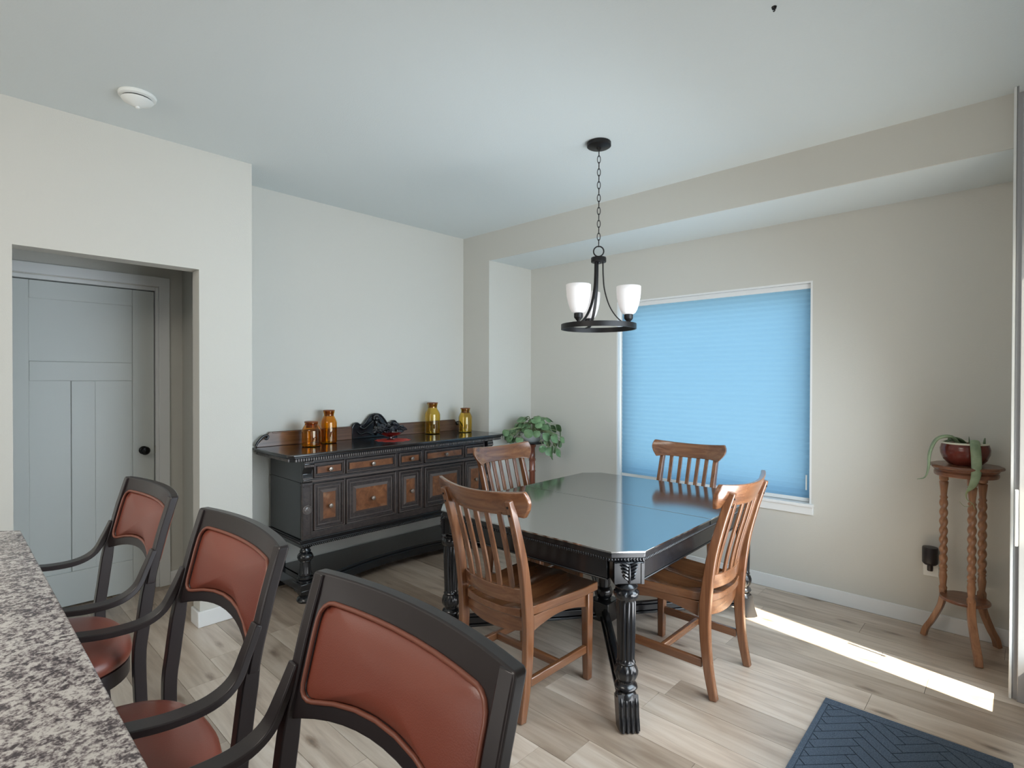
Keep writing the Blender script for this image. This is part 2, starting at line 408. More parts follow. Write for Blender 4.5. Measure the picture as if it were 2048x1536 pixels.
# baseboards
hb = .0915
def bb(name, x0, x1, y0, y1): struct(name, MB().box(x0, x1, y0, y1, 0, hb), 'trim', bev=.004)
bb('baseboard_window', XS, 3.80, YA-.014, YA); bb('baseboard_alcove_left', XS, XS+.014, 0, YA-.014)
bb('baseboard_sideboard', 0, .014, -2.06, 0); bb('baseboard_pier', .014, XS+.014, -.014, 0)
bb('baseboard_left', XL, XL+.014, D1-.014, -2.046); bb('baseboard_doorway', .26, XL, D1-.014, D1)
bb('baseboard_niche', -.5, -.486, -2.28, -2.2); bb('baseboard_return', .014, XL+.014, -2.06, -2.046)
bb('baseboard_niche_side', -.486, .26, -2.214, -2.2)
bb('baseboard_right', 3.786, 3.80, -.06, YA-.014)

# window: liner, frame, glass, sill
win = tag(bpy.data.objects.new('window_1', None), kind='structure'); COL.objects.link(win)
t = .012
mb = MB(); mb.box(WX0, WX0+t, YA, YA+.19, WZ0, WZ1); mb.box(WX1-t, WX1, YA, YA+.19, WZ0, WZ1); mb.box(WX0+t, WX1-t, YA, YA+.19, WZ1-t, WZ1)
mb.build('window_liner', 'trim', win)
mb = MB(); a, b_ = YA+.13, YA+.18
mb.box(WX0+t, WX0+.07, a, b_, WZ0, WZ1-t); mb.box(WX1-.07, WX1-t, a, b_, WZ0, WZ1-t); mb.box(WX0+.07, WX1-.07, a, b_, WZ1-.07, WZ1-t); mb.box(WX0+.07, WX1-.07, a, b_, WZ0, WZ0+.06)
mb.build('window_frame', 'trim', win, bev=.003)
MB().box(WX0+.06, WX1-.06, YA+.15, YA+.156, WZ0+.05, WZ1-.06).build('pane', 'glass', win)
sill = MB().box(WX0-.015, WX1+.015, YA-.028, YA+.13, WZ0-.008, WZ0+.012)
sill.box(WX0-.012, WX1+.014, YA-.016, YA, WZ0-.06, WZ0-.008); sill.build('window_sill', 'trim', win, bev=.003)

# right hand jamb strip, header and patio door
mb = MB(); mb.box(3.785, 3.7955, -.072, -.06, 0, H); struct('trim_2', mb, 'trim', bev=.002)
mb = MB(); mb.box(3.7957, 3.86, -.066, -.06, 0, H); struct('trim_3', mb, 'grey_frame', bev=.002)
mb = MB(); mb.box(3.813, 3.86, -.086, -.066, 0, 2.70); struct('trim_4', mb, 'grey_frame', bev=.003)
struct('ceiling_header', MB().box(3.803, 3.86, -1.6, -.06, H-.03, H), 'ceiling')
pd = tag(bpy.data.objects.new('door_2', None), kind='structure'); COL.objects.link(pd)
mb = MB()
mb.box(3.87, 3.93, -2.1, -.09, .0, .19); mb.box(3.87, 3.93, -2.1, -.09, 2.04, 2.08)
mb.box(3.87, 3.93, -2.1, -2.04, .045, 2.04)
mb.build('patio_door_frame', 'trim', pd)
MB().box(3.8, 3.812, -.115, -.095, .70, .95).build('door_handle', 'white_plastic', pd, bev=.003)
MB().box(3.895, 3.91, -2.04, -.29, .19, 2.04).build('sun_slit_shade', 'white_plastic', pd)  # unseen panel, added to narrow the sun to a slit
# outdoor ground
ext = struct('patio_ground', MB().box(3.95, 9, -2.62, 8, -.12, -.06).box(-6, 3.95, .9, 9, -.7, -.6), 'ground')

# blind
blind = thing('cellular_blind', 'glowing blue cellular shade drawn fully down inside the window', 'blind', (0, 0, 0))
bx0, bx1, by = WX0+.028, WX1-.022, YA+.045
z0, z1 = WZ0+.040, WZ1-.045; n = 78; prof = []
for i in range(n+1):
    prof.append((by+(.0013 if i % 2 else -.0013), lerp(z0, z1, i/n)))
poly = prof+[(yv+.0015, zv) for yv, zv in prof[::-1]]
mb = MB(); k = len(prof)
vs = [(bx0, p[0], p[1]) for p in prof]+[(bx1, p[0], p[1]) for p in prof]
mb.add(vs, [(i, i+1, k+i+1, k+i) for i in range(k-1)])
mb.build('fabric', 'blind', blind)
MB().box(bx0-.006, bx1+.004, by-.016, by+.016, z1, WZ1-t).build('headrail', 'trim', blind, bev=.003)
MB().box(bx0, bx1, by-.012, by+.012, z0-.024, z0).build('bottom_rail', 'trim', blind, bev=.003)
MB().box(bx1-.02, bx1-.012, by-.02, by-.014, .70, .80).build('pull_tab', 'white_plastic', blind)

# ------------------------------------------------------------------ sideboard (local x = out from wall, y along wall, centre y 0)
BT = .967
sb = thing('sideboard', 'long dark carved sideboard with five drawers and five doors against the wall', 'sideboard', (0, -.97, 0))
mb = MB()
front = .515
# top with moulded edge and clipped front corners
def toppoly(d, hl, cl): return [(.012, -hl), (d-cl, -hl), (d, -hl+cl), (d, hl-cl), (d-cl, hl), (.012, hl)]
MB().prism(toppoly(.575, .95, .03), BT-.016, BT).build('top', 'top_gloss', sb, bev=.004)
mb = MB().prism(toppoly(.562, .937, .03), BT-.028, BT-.0165).prism(toppoly(.548, .923, .03), BT-.05, BT-.0285)
mb.build('top_moulding', 'black_wood', sb, bev=.003)
# dentils
mb = MB(); k = -.90
while k < .90:
    mb.box(.5485, .556, k, k+.009, BT-.047, BT-.031); k += .0165
for s in (-1, 1):
    k = .05
    while k < .52:
        mb.box(k, k+.009, s*.9235-(.008 if s < 0 else 0), s*.9235+(.008 if s > 0 else 0), BT-.047, BT-.031); k += .0165
tag(mb.build('dentil', 'silvered', sb), kind='stuff')
# carcass
mb = MB().box(.03, .485, -.835, .835, .41, BT-.0505)
mb.build('carcass', 'black_wood', sb, bev=.003)
mb = MB().box(.03, .489, -.839, .839, .765, .775); mb.build('side_bead', 'black_wood', sb, bev=.002)
# front frame
fr = MB(); X0, X1 = .4855, .500
cols = [(-.76, -.54), (-.53, -.13), (-.105, .105), (.13, .53), (.54, .76)]
fr.box(X0, X1, -.77, .77, .895, BT-.051); fr.box(X0, X1, -.77, .77, .764, .795); fr.box(X0, X1, -.77, .77, .41, .452)
edges = [-.77, -.76] 
for a, b_ in ((-.77, -.76), (-.54, -.53), (-.13, -.105), (.105, .13), (.53, .54), (.76, .77)):
    fr.box(X0, X1, a, b_, .452, .764); fr.box(X0, X1, a, b_, .795, .895)
fr.build('face_frame', 'dark_brown', sb, bev=.002)
MB().box(X1, X1+.008, -.77, .77, .770, .784).build('waist_moulding', 'rubbed', sb, bev=.003)
def framed(name, y0, y1, z0, z1, w, knobz):
    """raised panel front with moulding rings"""
    m0 = MB(); X = X0
    m0.box(X, X+.010, y0+.002, y1-.002, z0+.002, z1-.002)
    o = m0.build(name, 'dark_brown', sb, bev=.001)
    def ring(i, wd, x0, x1, mat, nm):
        r = MB(); a, b_, c, d = y0+i, y1-i, z0+i, z1-i
        r.box(x0, x1, a, b_, d-wd, d); r.box(x0, x1, a, b_, c, c+wd); r.box(x0, x1, a, a+wd, c+wd, d-wd); r.box(x0, x1, b_-wd, b_, c+wd, d-wd)
        return r.build(nm, mat, o, bev=.0015)
    ring(.003, .006, X+.010, X+.028, 'rubbed', 'outer_moulding')
    ring(.0095, .009, X+.010, X+.020, 'dark_brown', 'inner_moulding')
    if w > .03: ring(.030, .006, X+.010, X+.017, 'rubbed', 'panel_bead')
    i = w; a, b_, c, d = y0+i, y1-i, z0+i, z1-i; e = .016 if w > .03 else .004
    p = MB(); xb, xt = X+.010, X+.021
    p.add([(xb, a, c), (xb, b_, c), (xb, b_, d), (xb, a, d), (xt, a+e, c+e), (xt, b_-e, c+e), (xt, b_-e, d-e), (xt, a+e, d-e)],
          [(4, 5, 6, 7), (0, 1, 5, 4), (1, 2, 6, 5), (2, 3, 7, 6), (3, 0, 4, 7), (3, 2, 1, 0)])
    p.build('raised_panel', 'rubbed', o)
    MB().box(xt, xt+.0012, a+e+.001, b_-e-.001, c+e+.001, d-e-.001).build('veneer_field', 'burl', o)
    kn = MB().rev([(.006, 0), (.005, .012), (.010, .017), (.0135, .021), (.012, .026), (.007, .027), (.006, .030), (.002, .031)], 16,
                  fn=lambda t, z, r: r*(1+.08*math.cos(8*t)) if z > .015 and z < .0265 else r)
    kn.xf(Matrix.Rotation(PI/2, 4, 'Y')); kn.build('knob', 'knobmetal', o, 50, loc=(xt, (y0+y1)/2, knobz)).scale = (1.15, 1.15, 1.15)
MAT['knobmetal'] = plain('antique_pewter', srgb(150, 138, 128), .35, metal=.8)
for j, (a, b_) in enumerate(cols):
    framed('drawer', a, b_, .797, .893, .022, .845)
    framed('cupboard_door', a, b_, .455, .761, .050 if j % 2 == 0 else .060, .605)
# corner pilasters with carved brackets and rosettes
for s in (-1, 1):
    y = s*.8035
    p = MB().box(.4855, .506, y-.031, y+.031, .41, .764).box(.4855, .512, y-.033, y+.033, .755, .772)
    p.box(.506, .510, y-.031, y-.022, .43, .75).box(.506, .510, y+.022, y+.031, .43, .75).box(.506, .510, y-.022, y+.022, .742, .75).box(.506, .510, y-.022, y+.022, .43, .44)
    pl = p.build('pilaster', 'dark_brown', sb, bev=.002)
    c = MB(); prof = [(.4855, .772), (.512, .774), (.522, .79), (.516, .812), (.508, .83), (.516, .85), (.534, .872), (.540, .895), (.530, .916), (.4855, .916)]
    c.prism([(x, z) for x, z in prof], y-.032, y+.032, 'y'); br = c.build('carved_bracket', 'black_wood', sb, bev=.003)
    g = MB()
    for q in range(8):
        yq = y-.028+q*.008
        g.ball((.535, yq, .905), .0045, .0035, .009, 8, 5); g.ball((.538, yq, .882), .005, .0035, .009, 8, 5); g.ball((.520, yq, .800), .005, .0035, .007, 8, 5); g.ball((.520, yq, .785), .004, .0035, .005, 8, 5)
    tag(g.build('carving', 'silvered', br, 60), kind='stuff')
    r = MB().rev([(.029, 0), (.031, .006), (.026, .010), (.023, .006), (.020, .004), (.018, .007), (.006, .008), (.006, .014), (.001, .016)], 24,
                 fn=lambda t, z, r: r*(1+.18*math.cos(8*t)) if .006 < r < .0195 else r)
    r.xf(Matrix.Rotation(PI/2, 4, 'Y')); r.build('rosette', 'silvered', sb, 50, loc=(.507, y, .60)).scale = (1.15, 1.0, 1.0)
# lower carved moulding
mb = MB().box(.02, .507, -.846, .846, .385, .41).prism([(.03, .362), (.50, .362), (.515, .374), (.515, .385), (.03, .385)], -.845, .845, 'y')
mb.build('base_moulding', 'black_wood', sb, bev=.002)
mb = MB(); k = -.84
while k < .84:
    mb.ball((.511, k, .405), .005, .0045, .005, 6, 4); mb.ball((.514, k, .370), .006, .006, .009, 6, 4); k += .0135
k = .04
while k < .5:
    for s in (-1, 1): mb.ball((k, s*.850, .397), .0055, .005, .008, 6, 4)
    k += .0135
tag(mb.build('beading', 'black_wood', sb, 60), kind='stuff')
# turned front legs, plain back legs
legprof = [(.046, .362), (.040, .352), (.028, .345), (.030, .335), (.036, .325), (.030, .318), (.040, .310), (.050, .298), (.052, .285), (.046, .272), (.036, .266),
           (.038, .262), (.033, .256), (.040, .19), (.043, .175), (.040, .170), (.050, .162), (.050, .152), (.042, .146), (.052, .140), (.052, .132)]
def flut(t, z, r):
    if .18 < z < .262: return r*(1-.10*abs(math.sin(4*t)))
    if .27 < z < .30: return r*(1-.06*abs(math.sin(6*t)))
    return r
for s in (-1, 1):
    l = MB().rev(legprof[::-1], 32, c=(.455, s*.79, 0), fn=flut); leg = l.build('leg', 'black_wood', sb, 50)
    f = MB().box(.395, .520, s*.79-.060, s*.79+.060, .088, .132).box(.402, .512, s*.79-.053, s*.79+.053, .062, .088)
    f.build('base_block', 'black_wood', leg, bev=.005)
    f = MB().rev([(.050, 0), (.056, .012), (.050, .028), (.036, .036), (.044, .045), (.052, .062)], 24, c=(.457, s*.79, 0)); f.build('foot', 'black_wood', leg, 45)
    b_ = MB().box(.03, .09, s*.79-.035, s*.79+.035, .0, .362); b_.build('leg', 'black_wood', sb, bev=.004)
# lower shelf with concave front
def shelf(d, w, ins, za, zb):
    pts = [(.03, -.78), (.03, .78)]
    for i in range(25):
        t = i/24; yv = lerp(.78, -.78, t); u = abs(yv)/.74
        xv = .36+d + (.12*min(1, max(0, (u-.12)/.88))**1.6 if u > .12 else 0)
        pts.append((xv, yv))
    return MB().prism(pts, za, zb)
shelf(0, 0, 0, .112, .130).build('shelf', 'black_wood', sb, bev=.003)
shelf(.010, 0, 0, .100, .1115).build('shelf_moulding', 'black_wood', sb, bev=.003)
shelf(.003, 0, 0, .050, .0995).build('shelf_apron', 'black_wood', sb, bev=.004)
for s in (-1, 1):
    MB().box(.05, .41, s*.79-.028, s*.79+.028, .055, .130).build('side_rail', 'black_wood', sb, bev=.003)
# backsplash gallery
pts = [(-.93, BT), (-.925, BT+.02), (-.90, BT+.045), (-.875, BT+.06), (-.86, BT+.075), (-.84, BT+.10), (-.82, BT+.10), (-.20, BT+.10), (-.20, BT)]
galmesh = []
for s in (-1, 1):
    gal = MB().prism([(s*a, z) for a, z in pts], .012, .030, 'y'); gal.v = [(v[1], v[0], v[2]) for v in gal.v]
    g = gal.build('backsplash', 'back_brown', sb, bev=.003); galmesh.append(g)
    MB().box(.012, .034, min(s*.20, s*.82), max(s*.20, s*.82), BT+.088, BT+.1).build('backsplash_lip', 'back_brown', g, bev=.003)
cp = [(-.21, BT), (-.21, BT+.095), (-.19, BT+.125), (-.165, BT+.130), (-.14, BT+.115), (-.11, BT+.115), (-.08, BT+.15), (-.045, BT+.185), (0, BT+.195),
      (.045, BT+.185), (.08, BT+.15), (.11, BT+.115), (.14, BT+.115), (.165, BT+.130), (.19, BT+.125), (.21, BT+.095), (.21, BT)]
cr = MB().prism([(p[0], p[1]) for p in cp], .012, .036, 'y'); cr.v = [(v[1], v[0], v[2]) for v in cr.v]
crest = cr.build('carved_crest', 'black_wood', sb, bev=.004)
cv = MB()
edge = [Vector((.036, p[0], p[1]-.008)) for p in cp[1:-1]]
cv.tube(curve(edge, 4), .008, 8)
for k in range(9):
    a = PI*k/8; cv.ball((.045, .022*math.cos(a), BT+.150+.028*math.sin(a)), .012, .010, .014, 8, 6)
cv.ball((.05, 0, BT+.150), .015, .016, .018, 10, 6); cv.ball((.045, 0, BT+.115), .012, .012, .03, 8, 6); cv.ball((.042, 0, BT+.06), .010, .020, .045, 8, 6)
for s in (-1, 1):
    cv.tube(curve([(.042, s*.03, BT+.13), (.044, s*.07, BT+.10), (.044, s*.11, BT+.075), (.042, s*.14, BT+.09), (.04, s*.13, BT+.105), (.04, s*.115, BT+.095)], 5), .009, 8)
    cv.tube(curve([(.040, s*.04, BT+.03), (.042, s*.09, BT+.045), (.042, s*.14, BT+.035), (.04, s*.17, BT+.06)], 5), .007, 8)
tag(cv.build('carving', 'black_wood', crest, 60), kind='stuff')
for s in (-1, 1):
    sc = MB().tube(curve([(.036, s*.935, BT+.012), (.037, s*.92, BT+.04), (.037, s*.885, BT+.075), (.037, s*.855, BT+.075), (.037, s*.86, BT+.055), (.037, s*.875, BT+.058)], 5), .008, 8)
    sc.build('end_scroll', 'black_wood', galmesh[(s+1)//2], 60)

# ------------------------------------------------------------------ things on the sideboard
def jar(label, x, y, r, h, glass, nr=.62):
    t = thing('glass_jar', label, 'jar', (x, y, BT+.0005), 0, 'amber glass jars on the sideboard')
    n = nr*r; sh = h*.62
    outer = [(r*.9, 0), (r*.99, .006), (r, .014), (r, sh), (r*.97, sh+.010), (r*.86, sh+.026), (n+.006, sh+.042), (n, sh+.052), (n, h-.022), (n+.004, h-.012), (n+.004, h-.004)]
    w = .0028
    inner = [(max(.003, q-w), z if z > .006 else .007) for q, z in outer[1:]][::-1]
    inner[0] = (n+.004-w, h-.004)
    mb = MB().rev(outer+inner+[(.002, .007)], 40, cap=True)
    mb.build('jar_body', glass, t, 60)
    st_ = MB().rev([(n-w-.0015, h-.040), (n-w-.001, h-.006), (n-w-.0008, h-.0035), (n+.006, h-.003), (n+.007, h+.002), (n+.003, h+.006), (.002, h+.007)], 32)
    st_.build('stopper', 'amber_lid', t, 50)
jar('short wide amber jar at the front left of the sideboard', .215, -1.60, .064, .168, 'amber')
jar('tall dark amber jar behind the short one on the left', .115, -1.415, .057, .235, 'amber')
jar('tallest jar, pale yellow glass, right of the black bowl', .115, -.455, .066, .262, 'yellow')
jar('small yellow-amber jar at the right end of the sideboard', .215, -.165, .060, .208, 'yellow')
# bowl on lace with black petals
lace = MB(); rg = random.Random(3)
lace.rev([(.001, 0), (.05, .0012), (.10, .0012), (.128, .0008), (.128, 0)], 48, fn=lambda t, z, r: r*(1+.07*math.cos(12*t)) if r > .11 else r)
tag(lace.build('lace_doily', 'red_lace', None, 60, loc=(.30, -.985, BT+.0004)), 'red lace doily under the black bowl', 'doily')
bowl = thing('footed_bowl', 'dark red footed bowl of glossy black petals on red doily', 'bowl', (.27, -.985, BT+.0018))
MB().rev([(.032, 0), (.032, .004), (.012, .010), (.010, .020), (.03, .026), (.07, .040), (.098, .060), (.101, .062), (.097, .063), (.066, .046), (.02, .032), (.002, .031)], 40).build('bowl_body', 'red_glass', bowl, 50)
pt = MB()
for k in range(130):
    a = rg.random()*2*PI; rr = .122*math.sqrt(rg.random()); z = .064+.062*(1-(rr/.128)**2)*rg.random()+.003
    m_ = Matrix.Translation((rr*math.cos(a), rr*math.sin(a), z)) @ Matrix.Rotation(rg.random()*6, 4, 'Z') @ Matrix.Rotation(rg.uniform(-.9, .9), 4, 'X') @ Matrix.Rotation(rg.uniform(-.8, .8), 4, 'Y')
    q = MB().ball((0, 0, 0), .024, .013, .0035, 8, 5).xf(m_); pt.add(q.v, q.f)
tag(pt.build('petal_heap', 'petal', bowl, 60), kind='stuff')

# ------------------------------------------------------------------ dining table
TX, TY, TZ = 2.063, -.735, .735
tb = thing('dining_table', 'large black dining table with clipped corners and fluted carved legs', 'table', (TX, TY, 0), math.radians(1.5))
hx, hy, cl = .626, .788, .10
def oct_(hx, hy, cl, half):
    """half of an octagon: half=-1 near (y<0), 1 far"""
    g = .0030
    p = [(-hx, g), (-hx, hy-cl), (-hx+cl, hy), (hx-cl, hy), (hx, hy-cl), (hx, g)]
    return [(x, y*half) for x, y in p]
for s in (-1, 1):
    lf = MB().prism(oct_(hx, hy, cl, s), TZ-.007, TZ).build('tabletop_leaf', 'tabletop', tb, bev=.0006, seg=1)
    ed = MB().prism(oct_(hx-.006, hy-.006, cl, s), TZ-.032, TZ-.0072); ed.build('leaf_edge', 'black_wood', lf, bev=.004)
MB().box(-hx+.004, hx-.004, -.0029, .0029, TZ-.030, TZ-.0006).build('leaf_gap_shade', 'gap_shade', tb)  # matte black strip standing in for the shade between the leaves
# gadroon edge under the rim
mb = MB()
def along(pts, step, zc, r):
    for a, b_ in zip(pts, pts[1:]+pts[:1]):
        a = Vector(a); b_ = Vector(b_); d = (b_-a); n_ = int(d.length/step)
        for i in range(n_):
            p = a+d*((i+.5)/n_); mb.ball((p.x, p.y, zc), r*.85, r*.85, r*1.35, 6, 4)
ol = lambda hx, hy, cl: [(-hx, -hy+cl), (-hx+cl, -hy), (hx-cl, -hy), (hx, -hy+cl), (hx, hy-cl), (hx-cl, hy), (-hx+cl, hy), (-hx, hy-cl)]
mb.prism(ol(hx-.012, hy-.012, cl), TZ-.046, TZ-.0325)
along(ol(hx-.012, hy-.012, cl), .0125, TZ-.039, .0062)
tag(mb.build('gadroon_edge', 'black_wood', tb, 60), kind='stuff')
# apron as four boards plus corner blocks
az0, az1 = .610, TZ-.0465
ix, iy = hx-.035, hy-.035
for s in (-1, 1):
    MB().box(-ix+cl, ix-cl, s*iy-.011, s*iy+.011, az0, az1).build('apron', 'black_wood', tb, bev=.003)
    MB().box(s*ix-.011, s*ix+.011, -iy+cl, iy-cl, az0, az1).build('apron', 'black_wood', tb, bev=.003)
    for q in (-1, 1):
        MB().box(-ix+cl, ix-cl, s*iy-.014, s*iy+.014, az0-.008, az0).build('apron_bead', 'black_wood', tb, bev=.003) if q > 0 else None
        MB().box(s*ix-.014, s*ix+.014, -iy+cl, iy-cl, az0-.008, az0).build('apron_bead', 'black_wood', tb, bev=.003) if q > 0 else None
lx, ly = .545, .700
tlp = [(.030, .125), (.040, .122), (.046, .112), (.046, .12), (.040, .136), (.034, .142), (.042, .150), (.048, .160), (.045, .170), (.034, .178), (.034, .186), (.040, .194), (.047, .21), (.048, .226), (.042, .244), (.036, .254), (.040, .262), (.036, .268),
       (.036, .28), (.039, .40), (.041, .515), (.038, .522), (.046, .530), (.052, .545), (.050, .558), (.040, .566), (.044, .572), (.048, .580), (.040, .588), (.034, .598)]
tlp = [(.036, .118)]+tlp[3:]
def flut2(t, z, r):
    if .275 < z < .518: return r*(1-.16*(abs(math.sin(6*t))**.7 < .62)*(1-abs(math.sin(6*t))))
    if .19 < z < .25: return r*(1+.05*math.cos(12*t))
    if .535 < z < .56: return r*(1+.05*math.cos(10*t))
    return r
legm = MB().rev(tlp, 72, fn=flut2).mesh('table_leg', 'black_wood', 40)
# insert dense fluting rows
footm = MB()
fp = [(0, .125), (.010, .10), (.018, .06), (.028, .03), (.036, 0)]
P3 = [Vector((a, 0, z)) for a, z in fp]
footm.sweep(curve(P3, 4), (0, 1, 0), .084, [lerp(.075, .062, i/16) for i in range(17)])
for yy_ in (-.030, -.010, .010, .030):
    footm.tube(curve([(a+.034, yy_, z) for a, z in fp[:-1]]+[(.070, yy_, .004)], 4), .007, 8)
footme = footm.mesh('table_foot', 'black_wood', 40)
blockm = MB().prism([(-.045, -.045), (.045, -.045), (.045, .045), (-.045, .045)], .5985, .6885)
for sx in (-1, 1):
    for sy in (-1, 1):
        ang = math.atan2(sy, sx)
        o = bpy.data.objects.new('leg', legm); COL.objects.link(o); o.parent = tb; o.location = (sx*lx, sy*ly, 0)
        f = bpy.data.objects.new('foot', footme); COL.objects.link(f); f.parent = o; f.rotation_euler = (0, 0, ang)
        # corner block facing the clipped corner, with a carved leaf
        bl = MB().box(-.055, .042, -.062, .062, .597, TZ-.047).build('corner_block', 'black_wood', o, bev=.004); bl.rotation_euler = (0, 0, ang)
        lf = MB()
        for k in range(5):
            z = .675-k*.014
            for s2 in (-1, 1):
                lf.tube([(.046, 0+s2*.006, z), (.052, s2*.020, z+.010), (.048, s2*(.040-.004*k), z+.014)], [.006, .006, .003], 6)
        lf.ball((.048, 0, .64), .007, .007, .042, 8, 6); lf.box(.030, .048, -.062, -.050, .60, TZ-.050).box(.030, .048, .050, .062, .60, TZ-.050)
        l2 = lf.build('carved_leaf', 'black_wood', o, 50); l2.rotation_euler = (0, 0, ang)
# centre post and crossed stretchers
cm = MB().rev([(.05, .06), (.055, .075), (.055, .15), (.048, .16), (.034, .17), (.045, .19), (.050, .21), (.044, .23), (.034, .24), (.038, .26), (.036, .30), (.044, .44), (.036, .47), (.046, .49), (.046, .52), (.036, .53), (.05, .55), (.05, .60)], 32, fn=lambda t, z, r: r*(1-.07*abs(math.sin(6*t))) if .25 < z < .46 else r)
cm.build('centre_post', 'black_wood', tb, 40)
MB().box(-.065, .065, -.065, .065, .052, .165).build('centre_block', 'black_wood', tb, bev=.006)
MB().box(-.09, .09, -.60, .60, .60, .63).build('centre_rail', 'black_wood', tb, bev=.004)
for sx in (-1, 1):
    for sy in (-1, 1):
        d = Vector((sx*lx, sy*ly, 0)); L_ = d.length; ang = math.atan2(d.y, d.x)
        st_ = MB().box(.055, L_-.02, -.021, .021, .085, .118).box(.055, L_-.03, -.030, .030, .070, .0845).box(.055, L_-.03, -.012, .012, .1185, .132)
        o = st_.build('stretcher', 'black_wood', tb, bev=.003); o.rotation_euler = (0, 0, ang)

# ------------------------------------------------------------------ dining chairs (face local +y, rear legs at y = 0)
def make_chair(label):
    t = thing('dining_chair', label, 'chair', group='honey brown slat-back dining chairs at the table')
    pp = [(0, 0), (.025, .125), (.039, .25), (.043, .39), (.032, .51), (.008, .66), (-.030, .80), (-.058, .89), (-.076, .945)]
    path = curve([(0, y, z) for y, z in pp], 4); n_ = len(path)
    for s in (-1, 1):
        wb = [.044 if 8 < i < n_-9 else .038 for i in range(n_)]
        wb = [lerp(.036, .052, max(0, 1-abs(p.z-.42)/.42)) for p in path]
        m_ = MB().sweep([p+Vector((s*.202, 0, 0)) for p in path], (1, 0, 0), .031, wb)
        post = m_.build('back_post', 'oakZ', t, bev=.006, seg=3)
        for zz in (.88, .915):
            yv = -.052-(zz-.87)*.34
            sc_ = MB().rev([(.005, 0), (.005, .002), (.001, .003)], 10); sc_.xf(Matrix.Rotation(PI/2, 4, 'X')); sc_.build('screw', 'bronze', post, 50, loc=(s*.202, yv-.0185, zz))
    # crest rail: curved in plan, ears flared
    def crest(u, v, side):
        x = lerp(-1, 1, u); e = abs(x)
        hw = .280
        lowz = .868+.006*e-.010*max(0, (e-.8)/.2)
        topz = .968+.016*e*e
        # ear: lower edge sweeps inwards
        z = lerp(lowz, topz, v)
        w = hw*(lerp(.83, .94, v/.3) if v < .3 else lerp(.94, 1.0, math.sin((v-.3)/.35*PI/2)) if v < .65 else 1.0)
        if v > .65: w *= 1-.055*((v-.65)/.35)**2
        yb = -.062-(z-.87)*.34+.040-.0585*(1-e*e)
        return (x*w, yb+(.012 if side == 0 else 0)+.0, z)
    m_ = MB().grid(lambda u, v, s_: (lambda p: (p[0], p[1]+(.022 if s_ else 0), p[2]))(crest(u, v, 1)), 24, 10)
    m_.build('crest_rail', 'oakX', t, bev=.005, seg=3)
    def by_(x, z):   # y of the back surface line at height z
        e = x/.28
        return 0
    # slats
    for k in range(5):
        x = lerp(-.134, .134, k/4); xb = x*.94; e0 = xb/.187; e1 = x/.28
        ya = .045-.034*(1-e0*e0); yc = -.018-.0585*(1-e1*e1)
        c_ = curve([(lerp(xb, x, t_), lerp(ya, yc, t_)+.010*math.sin(PI*t_)*(1-t_), lerp(.535, .885, t_)) for t_ in (0, .25, .5, .75, 1)], 3)
        MB().sweep(c_, (1, 0, 0), .027, .011).build('slat', 'oakZ', t, bev=.002)
    # lower back rail, bowed backwards
    def rail(u, v, side):
        x = lerp(-.187, .187, u); e = x/.187; yb = .052-.034*(1-e*e); z = lerp(.478, .545, v)-.004*(1-e*e)
        return (x, yb+(.020 if side else 0)-(z-.48)*.12-.01, z)
    MB().grid(rail, 16, 3).build('lower_back_rail', 'oakX', t, bev=.004)
    # saddle seat
    def seat(u, v, side):
        yv = lerp(.030, .515, v); hw = lerp(.185, .232, min(1, v*1.3)); e = lerp(-1, 1, u)
        if v < .12: hw *= lerp(.90, 1, v/.12)
        bow = -.022*(1-e*e)*(1-v)
        fr_ = .018*(1-e*e)*v
        x = e*hw
        top = .455
        if side:
            d = .024*math.exp(-((abs(e)-.42)**2)/.07)*math.exp(-((v-.48)**2)/.10)
            d += .012*math.exp(-((v-.30)**2)/.06)*(1-e*e)
            d -= .004*math.exp(-(e**2)/.02)*(v > .6)*min(1, (v-.6)*4)
            return (x, yv+bow+fr_, top+.006*(abs(e)**3)-d)
        return (x, yv+bow+fr_, top-.034)
    MB().grid(seat, 26, 22).build('seat', 'oakY', t, smooth=50, bev=.004, seg=2)
    # aprons with arched lower edges
    for s in (-1, 1):
        def ap(u, v, side, s=s):
            yv = lerp(.078, .448, u); x = s*lerp(.186, .200, u); zl = .352+.032*math.sin(PI*u)
            return (x+(.010 if side else -.010), yv, lerp(zl, .4205, v))
        MB().grid(ap, 14, 2).build('side_apron', 'oakY', t, bev=.002)
        fl = MB().sweep([(s*.203, .470, 0), (s*.203, .468, .20), (s*.203, .468, .4205)], (1, 0, 0), [.034, .040, .044], [.034, .040, .044])
        fl.build('front_leg', 'oakZ', t, bev=.005)
        MB().sweep([(s*.200, .055, .150), (s*.203, .45, .150)], (0, 0, 1), .038, .022).build('side_stretcher', 'oakY', t, bev=.004)
    def rap(u, v, side):
        x = lerp(-.186, .186, u); e = x/.186; yb = .052-.026*(1-e*e); zl = .362-.02*(1-e*e)
        return (x, yb+(.020 if side else 0), lerp(zl, .4205, v))
    MB().grid(rap, 14, 2).build('rear_apron', 'oakX', t, bev=.003)
    def fap(u, v, side):
        x = lerp(-.180, .180, u); e = x/.18; zl = .362+.024*(1-e*e)
        return (x, .458+(.020 if side else 0)+.012*(1-e*e), lerp(zl, .4205, v))
    MB().grid(fap, 14, 2).build('front_apron', 'oakX', t, bev=.003)
    MB().sweep([(-.192, .26, .150), (.192, .26, .150)], (0, 0, 1), .034, .022).build('cross_stretcher', 'oakX', t, bev=.004)
    return t
ch = make_chair('dining chair at the near end of the table, back towards the camera')
